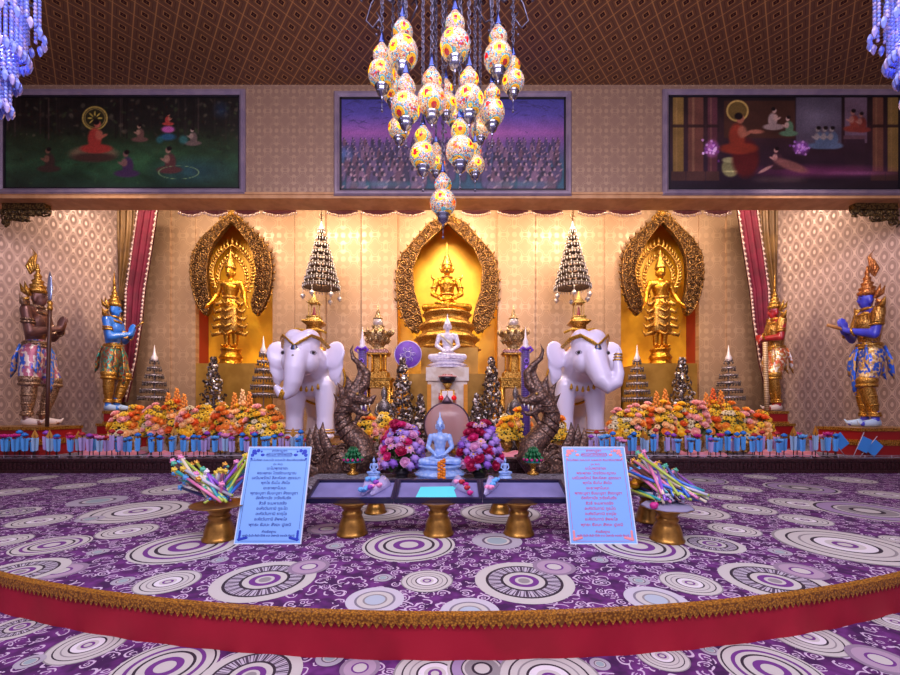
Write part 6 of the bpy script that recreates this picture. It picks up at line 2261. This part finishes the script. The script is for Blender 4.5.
for k in range(80):
    bpx, bpyy, wd = spots[k % 8]
    tx, ty = bpx + rn.uniform(-8, 8), bpyy + rn.uniform(-7, 8)
    tY = 3.45 + rn.uniform(-.1, .15)
    i, j = rn.randrange(9), rn.randrange(6)
    bx_ = 688 + rn.uniform(-32, 22)
    incense(bx_, 2.98 + rn.uniform(-.08, .12), .268 + rn.uniform(0, .07), tx, ty, tY, i, j,
            '%s incense bundle with %s blossom, %s of the right bowl heap' % (CN[i], HN[j], wd), 'incense bundles heaped on the right bowl', k)
mb = MB().use(hd['magenta']); mb.ball((0, 0, .02), (.028, .028, .025), 10, 8); mb.ball((.01, -.01, .03), (.018,) * 3, 8, 6)
tag(mb.obj('pink_blossom', loc=(X(651, 2.9), 2.86, .255)), 'single bright pink blossom on the left rim of the right gold bowl', 'blossom')
for k in range(4):
    mb = MB().use(M('folded_gold_foil', 'D89820', .3, .6, '9A5A14', 20, 'cells', .5))
    mb.lathe([(.01, 0), (.05, .02), (.06, .05), (.03, .07), (.01, .09)], (0, 0, 0), 7, flute=.25, nf=3)
    tag(mb.obj('gold_foil_flower', loc=(X((636, 643, 650, 640)[k], 3.3), 3.32 + .04 * k, .30 + .03 * k)), 'crumpled gold foil flower, %s of the four beside the notice board with pink print' % ('lowest left', 'second lowest', 'third', 'topmost')[k], 'foil flower')


# ================================================================ notice boards
THAI = ['คาถาบูชา', 'พระมหาจักรพรรดิ', 'นะโมตัสสะ ภะคะวะโต อะระหะโต สัมมาสัมพุทธัสสะ', '(๓ จบ)', 'นะโมพุทธายะ', 'พระพุทธะ ไตรรัตนะญาณ', 'มณีนพรัตน์ สีสะหัสสะ สุธรรมา', 'พุทโธ ธัมโม สังโฆ', 'ยะธาพุทโมนะ',
        'พุทธะบูชา ธัมมะบูชา สังฆะบูชา', 'อัคคีทานัง วะรังคันธัง', 'สีวลี จะมหาเถรัง', 'อะหังวันทามิ ทูระโต', 'อะหังวันทามิ ธาตุโย', 'อะหังวันทามิ สัพพะโส', 'พุทธะ ธัมมะ สังฆะ ปูเชมิ', 'คำอธิษฐาน', 'พุทธัง ธัมมัง สังฆัง ชีวิตัง ยาวะ นิพพานัง สะระณัง คัจฉามิ']
TZ = [.662, .632, .592, .562, .528, .492, .456, .420, .382, .345, .310, .272, .235, .198, .160, .122, .076, .050]
TS = [.024, .026, .020, .018, .026, .026, .026, .026, .026, .026, .026, .026, .026, .026, .026, .026, .020, .018]
TMAX = [.10, .17, .37, .06, .14, .26, .32, .19, .15, .31, .23, .18, .20, .20, .21, .27, .09, .33]


def notice(label, xc, Yb, ink, orn, yaw=0, lean=18.3):
    t = thing('notice_board', label, 'sign', (xc, Yb, .004))
    t.rotation_euler = (-R(lean), 0, yaw)
    W_, H_ = .472, .70
    mb = MB().use(M('pale_blue_board', '7FB2F4', .25, 0, coat=.4), False)
    mb.box((-W_ / 2, 0, 0), (W_ / 2, .008, H_))
    mb.use(M('board_edge', 'D8E4F8', .4), False)
    for lo, hi in (((-W_ / 2 - .002, -.002, 0), (-W_ / 2 + .004, .010, H_)), ((W_ / 2 - .004, -.002, 0), (W_ / 2 + .002, .010, H_)), ((-W_ / 2, -.002, H_ - .004), (W_ / 2, .01, H_ + .002)), ((-W_ / 2, -.002, -.002), (W_ / 2, .01, .004))):
        mb.box(lo, hi)
    bd_ = mb.obj('board', parent=t)
    mb = MB().use(ink, False)
    e = .022
    for lo, hi in (((-W_ / 2 + e, -.0012, .10), (-W_ / 2 + e + .0022, 0, H_ - .10)), ((W_ / 2 - e - .0022, -.0012, .10), (W_ / 2 - e, 0, H_ - .10)),
                   ((-W_ / 2 + .09, -.0012, H_ - e), (W_ / 2 - .09, 0, H_ - e + .002)), ((-W_ / 2 + .04, -.0012, e - .004), (W_ / 2 - .04, 0, e - .002))):
        mb.box(lo, hi)
    # cartouche round the second line
    zc = .639
    mb.tube([(-.10, -.001, zc), (-.09, -.001, zc + .014), (.09, -.001, zc + .014), (.10, -.001, zc), (.09, -.001, zc - .014), (-.09, -.001, zc - .014), (-.10, -.001, zc)], .0012, 4)
    mb.obj('border_line', parent=bd_)
    for sx in (-1, 1):
        mb = MB().use(orn)
        for (dx, dz, r) in ((.045, .035, .018), (.075, .028, .014), (.035, .062, .014), (.058, .05, .010), (.10, .035, .008), (.03, .09, .008)):
            for q in range(5):
                a = q * 2 * PI / 5 + dx * 50
                mb.ball((sx * (W_ / 2 - dx) + r * .5 * math.cos(a), -.0008, H_ - dz + r * .5 * math.sin(a)), (r * .55, .001, r * .55), 8, 4)
        mb.ball((sx * .125, -.0008, zc), (.016, .001, .011), 10, 4)
        mb.obj('corner_ornament', parent=bd_)
        mb = MB().use(orn)
        for q in range(5):
            mb.ball((sx * (W_ / 2 - .03 - q * .012), -.0008, .03 + .003 * q), (.014, .001, .010), 8, 4)
            mb.ball((sx * (W_ / 2 - .03), -.0008, .03 + q * .013), (.009, .001, .013), 8, 4)
        mb.obj('corner_ornament', parent=bd_)
    for tx, z, sz, mx in zip(THAI, TZ, TS, TMAX):
        cu = bpy.data.curves.new('text_line', 'FONT')
        cu.body = tx; cu.size = sz; cu.align_x = 'CENTER'; cu.resolution_u = 2
        cu.offset = .0003
        cu.materials.append(ink)
        o = bpy.data.objects.new('text_line', cu)
        COL.objects.link(o)
        bpy.context.view_layer.update()
        w0 = o.dimensions.x
        o.parent = t
        o.rotation_euler = (R(90), 0, 0)
        o.location = (0, -.0015, z)
        me = bpy.data.meshes.new_from_object(o)
        sc_ = (mx * 1.12 / w0, 1.1, 1) if w0 > .001 else (1, 1, 1)
        loc_ = tuple(o.location)
        bpy.data.objects.remove(o)
        o = bpy.data.objects.new('text_line', me)
        COL.objects.link(o)
        o.parent = bd_; o.rotation_euler = (R(90), 0, 0); o.location = loc_; o.scale = sc_
    return t


notice('pale blue Thai notice board with dark blue print, left of the trays', -1.29, 2.86, M('blue_ink', '12208A', .5), M('blue_ornament', '1838B8', .5))
notice('pale blue Thai notice board with pink print, right of the trays', 1.088, 2.86, M('pink_ink', 'C83A78', .5), M('salmon_ornament', 'E89098', .5))

# ================================================================ mosaic lamps
def mosaic():
    t = NT('lamp_mosaic')
    co = t.coord()
    v = t.n('ShaderNodeTexVoronoi'); v.inputs['Scale'].default_value = 85; t.l(co, v.inputs['Vector'])
    big = t.n('ShaderNodeTexVoronoi'); big.inputs['Scale'].default_value = 7.5; big.inputs['Randomness'].default_value = .55; t.l(co, big.inputs['Vector'])
    sep = t.n('ShaderNodeSeparateColor'); t.l(v.outputs['Color'], sep.inputs[0])
    base = t.ramp(sep.outputs[0], [(0, hexc('D8C4A8')), (.42, hexc('E0B078')), (.58, hexc('5AA8D8')), (.70, hexc('E08A50')), (.80, hexc('C8A8D0')), (.88, hexc('F0D8B0')), (.95, hexc('C03040'))], 'CONSTANT')
    d = big.outputs['Distance']
    flower = t.ramp(d, [(0, hexc('B80818')), (.17, hexc('FFB400')), (.33, hexc('FFD84A')), (.36, hexc('58B8C8')), (.42, hexc('D8C0A0'))], 'CONSTANT')
    sb = t.n('ShaderNodeSeparateColor'); t.l(big.outputs['Color'], sb.inputs[0])
    m = t.math('MULTIPLY', t.math('LESS_THAN', d, .42), t.math('GREATER_THAN', sb.outputs[0], .40))
    col = t.mix(m, base, flower)
    grout = t.n('ShaderNodeTexVoronoi', feature='DISTANCE_TO_EDGE'); grout.inputs['Scale'].default_value = 85; t.l(co, grout.inputs['Vector'])
    g = t.math('LESS_THAN', grout.outputs['Distance'], .07)
    col = t.mix(g, col, hexc('5A4A48'))
    t.set(col=col, rough=.25, emis=col, estr=.34, coat=.3)
    t.bump(grout.outputs['Distance'], .4, .004)
    return t.m


mos = mosaic()
def glow(n_, c_): return M(n_, c_, .25, 0, emis=c_, estr=.75, coat=.3)
med_y, med_r, med_o, med_b = glow('lamp_yellow', 'FFC21A'), glow('lamp_red', 'C80A1C'), glow('lamp_orange', 'E8742A'), glow('lamp_turquoise', '5CB8C8')


def medallions(mb, r, zc, rn, n, size):
    """star medallions of glass set in the mosaic"""
    cs = []
    for k in range(n):
        a = 2 * PI * k / n + rn.uniform(-.2, .2)
        el = rn.uniform(-.25, .25)
        cs.append((Vector((math.cos(a) * math.cos(el), math.sin(a) * math.cos(el), math.sin(el))), rn.choice((0, 0, 1, 2))))
    for m in (med_y, med_r, med_o, med_b):
        if m not in mb.mats: mb.mats.append(m)
    for f in mb.bm.faces:
        d = f.calc_center_median() - Vector((0, 0, zc))
        d.normalize()
        for c, kind in cs:
            ang = d.angle(c)
            if ang < size:
                u = c.cross(Vector((0, 0, 1))).normalized(); v = c.cross(u)
                th = math.atan2(d.dot(v), d.dot(u))
                star = size * (.48 + .10 * math.cos(6 * th))
                if kind == 1:
                    if ang < size * .55: f.material_index = mb.mats.index(med_r)
                    elif ang < size * .68: f.material_index = mb.mats.index(med_b)
                elif kind == 2:
                    if ang < size * .3: f.material_index = mb.mats.index(med_r)
                    elif ang < star * 1.35: f.material_index = mb.mats.index(med_o)
                else:
                    f.material_index = mb.mats.index(med_r if ang < star else med_y)
                break


capm = M('blue_chrome', '4A5AA8', .2, .9)
chainm = M('dark_chrome', '6A6880', .3, .9)
cupm = M('silver_chrome', '8A8AA0', .2, .9)
CANOPY_Z = 5.15
LAMPS = [  # px, py of the large ball, radius px, Y, label
    (382, 75, 14, 3.45, 'leftmost mosaic lamp of the cluster, high on the left'), (403, 53, 15.5, 3.3, 'mosaic lamp hanging high, second from the left'), (455, 46, 15.5, 3.2, 'topmost mosaic lamp, unlit looking, in the middle'),
    (498, 58, 14.5, 3.3, 'mosaic lamp hanging high on the right'), (513, 82, 11.5, 3.7, 'rightmost mosaic lamp, behind a larger one'), (406, 108, 15, 3.25, 'mosaic lamp with a red flower, left middle'),
    (393, 92, 11.5, 3.8, 'small bluish mosaic lamp tucked behind the left ones'), (432, 101, 15, 3.25, 'mosaic lamp with a big yellow flower left of centre'), (446, 104, 11, 3.75, 'mosaic lamp half hidden behind the yellow flower one'),
    (469, 101, 15, 3.2, 'mosaic lamp with orange flowers right of centre'), (492, 113, 13, 3.35, 'mosaic lamp with a yellow flower at the right middle'), (399, 129, 11, 3.8, 'small mosaic lamp behind, lowest on the left'),
    (423, 156, 13.5, 3.3, 'mosaic lamp with red dots, low on the left'), (436, 164, 9.5, 3.8, 'small mosaic lamp behind the low left one'), (460, 151, 14.5, 3.2, 'mosaic lamp with red dots, low on the right'),
    (475, 165, 10, 3.7, 'small mosaic lamp behind the low right one'), (480, 130, 10, 3.8, 'small mosaic lamp behind, right of centre'), (454, 118, 8.5, 3.9, 'smallest mosaic lamp, deep inside the cluster'), (443, 203, 13.5, 3.35, 'lowest mosaic lamp, hanging alone at the bottom')]
for px, py, rp, Y, lb in LAMPS:
    r = rp * Y / FPX
    x, z = X(px, Y), Z(py, Y)
    t = thing('mosaic_lamp', lb, 'hanging lamp', (x, Y, z), rn.uniform(0, 6.28))
    mb = MB().use(mos); mb.ball((0, 0, 0), (r * .98, r * .98, r * .95), 48, 32)
    medallions(mb, r, 0, rn, 5, .36)
    mb.obj('globe', parent=t)
    mb = MB().use(mos)
    mb.lathe([(r * .40, r * .86), (r * .42, r * .96), (r * .52, r * 1.04), (r * .60, r * 1.15), (r * .64, r * 1.28), (r * .64, r * 1.42), (r * .61, r * 1.55), (r * .54, r * 1.68), (r * .45, r * 1.82), (r * .34, r * 1.98), (r * .24, r * 2.15), (r * .17, r * 2.4)], seg=40)
    medallions(mb, r * .64, r * 1.35, rn, 3, .40)
    mb.obj('neck_globe', parent=t)
    mb = MB().use(capm); mb.lathe([(r * .26, r * 2.15), (r * .24, r * 2.3), (r * .12, r * 2.75), (r * .03, r * 3.3)], seg=16); mb.obj('cap', parent=t)
    mb = MB().use(cupm)
    mb.lathe([(r * .5, -r * .82), (r * .54, -r * .88), (r * .40, -r * .98), (r * .42, -r * 1.15), (r * .34, -r * 1.35), (r * .14, -r * 1.5), (r * .06, -r * 1.58), (r * .09, -r * 1.68), (r * .02, -r * 1.8)], seg=16)
    cup_ = mb.obj('bottom_cup', parent=t)
    mb = MB().use(chainm)
    mb.tube([(0, 0, -r * 1.85), (0, 0, -r * 2.5)], .0035, 5); mb.ball((0, 0, -r * 2.55), .012, 6, 5)
    mb.obj('drop', parent=cup_)
    # chain of links up to the canopy
    mb = MB().use(chainm)
    zt = CANOPY_Z - z - .03
    n = int((zt - r * 3.25) / .038)
    for k in range(n):
        mb.torus((0, 0, r * 3.28 + k * .038), .015, .0042, 8, 4, rot=(R(90), 0, R(90) * (k % 2)), sy=1.5)
    mb.tube([(0, 0, r * 3.2), (0, 0, zt)], .003, 4)
    mb.obj('chain', parent=t)
    light('POINT', 'lamp_glow', (x, Y, z), 0.7, (1.0, .74, .42), r * 1.02).location = (x, Y - r * 1.25, z)

# canopy frame with scroll arms
t = thing('lamp_canopy', 'dark scrolled metal canopy from which the mosaic lamps hang', 'chandelier', (X(447, 3.5), 3.5, CANOPY_Z))
mb = MB().use(chainm)
mb.lathe([(.62, -.03), (.64, 0), (.60, .03), (.2, .10), (.04, .16), (.03, 1.40), (.12, 1.415)], seg=32)
mb.obj('plate', parent=t)
for k in range(14):
    a = 2 * PI * k / 14
    mb = MB().use(chainm)
    c, s_ = math.cos(a), math.sin(a)
    m_ = Matrix.Rotation(a, 4, 'Z')
    pts = [m_ @ Vector(p) for p in ((.58, 0, -.02), (.68, 0, -.12), (.70, 0, -.30), (.58, 0, -.42), (.46, 0, -.36), (.48, 0, -.26), (.56, 0, -.26))]
    mb.tube(pts, .010, 5)
    pts = [m_ @ Vector(p) for p in ((.70, 0, -.26), (.80, 0, -.34), (.86, 0, -.48), (.78, 0, -.58), (.70, 0, -.52), (.74, 0, -.45))]
    mb.tube(pts, .008, 5)
    for q in range(5):
        mb.ball(m_ @ Vector((.66 + .02 * q, 0, -.44 - .055 * q)), .014, 6, 5)
    mb.obj('scroll_arm', parent=t)

# crystal chandeliers at both upper corners
cry = M('blue_lit_crystal', '8494F0', .1, 0, coat=.6)
cry2 = M('lilac_crystal', 'B4A8E4', .1, 0, coat=.6)


def crystal_chandelier(label, px_c, sgn, tiers):
    Y = 3.0
    cx = X(px_c, Y)
    t = thing('crystal_chandelier', label, 'chandelier', (cx, Y, Z(60, Y)))
    z0 = t.location.z
    mb = MB().use(cupm)
    mb.tube([(0, 0, Z(100, Y) - z0), (0, 0, 6.57 - z0)], .02, 8)
    mb.obj('stem', parent=t)
    rnn = random.Random(int(px_c * 3) + 1)
    for r, ptop, pbot, n in tiers:
        rad = r * .66 * Y / FPX
        zt, zb_ = Z(ptop, Y) - z0, Z(pbot, Y) - z0
        mb = MB().use(cupm); mb.torus((0, 0, zt), rad, .012, 28, 5); mb.obj('ring', parent=t)
        for k in range(n):
            a = 2 * PI * k / n
            mb = MB()
            x, y = rad * math.cos(a), rad * math.sin(a)
            zz = zt; i = 0
            flare = .0
            while zz > zb_ + .06:
                mb.use(cry if rnn.random() < .65 else cry2)
                mb.ball((x, y, zz), (.013, .013, .016), 6, 4)
                zz -= .030; i += 1
            mb.use(cry if k % 3 else cry2, False)
            k2 = 1.12
            mb.lathe([(.004, 0), (.016, -.02), (.020, -.04), (.009, -.075), (.001, -.085)], (x * k2, y * k2, zz + .02), 6)
            mb.obj('crystal_strand', parent=t)
    light('POINT', 'crystal_glow', (cx - sgn * 0.0, Y - .6, Z(70, Y)), 6, (.42, .50, 1.0), .10)
    light('POINT', 'crystal_glow', (cx, Y, Z(40, Y)), 5, (.40, .45, 1.0), .05)
    return t


crystal_chandelier('blue-lit tiered crystal chandelier in the top left corner', -4, -1, [(47, -25, 24, 20), (32, -12, 55, 30), (22, 40, 84, 18), (15, 72, 112, 12), (9, 60, 106, 8)])
crystal_chandelier('blue-lit tiered crystal chandelier in the top right corner', 916, 1, [(44, -25, 26, 20), (29, -12, 58, 28), (19, 40, 80, 18), (13, 68, 103, 12), (8, 60, 98, 8)])
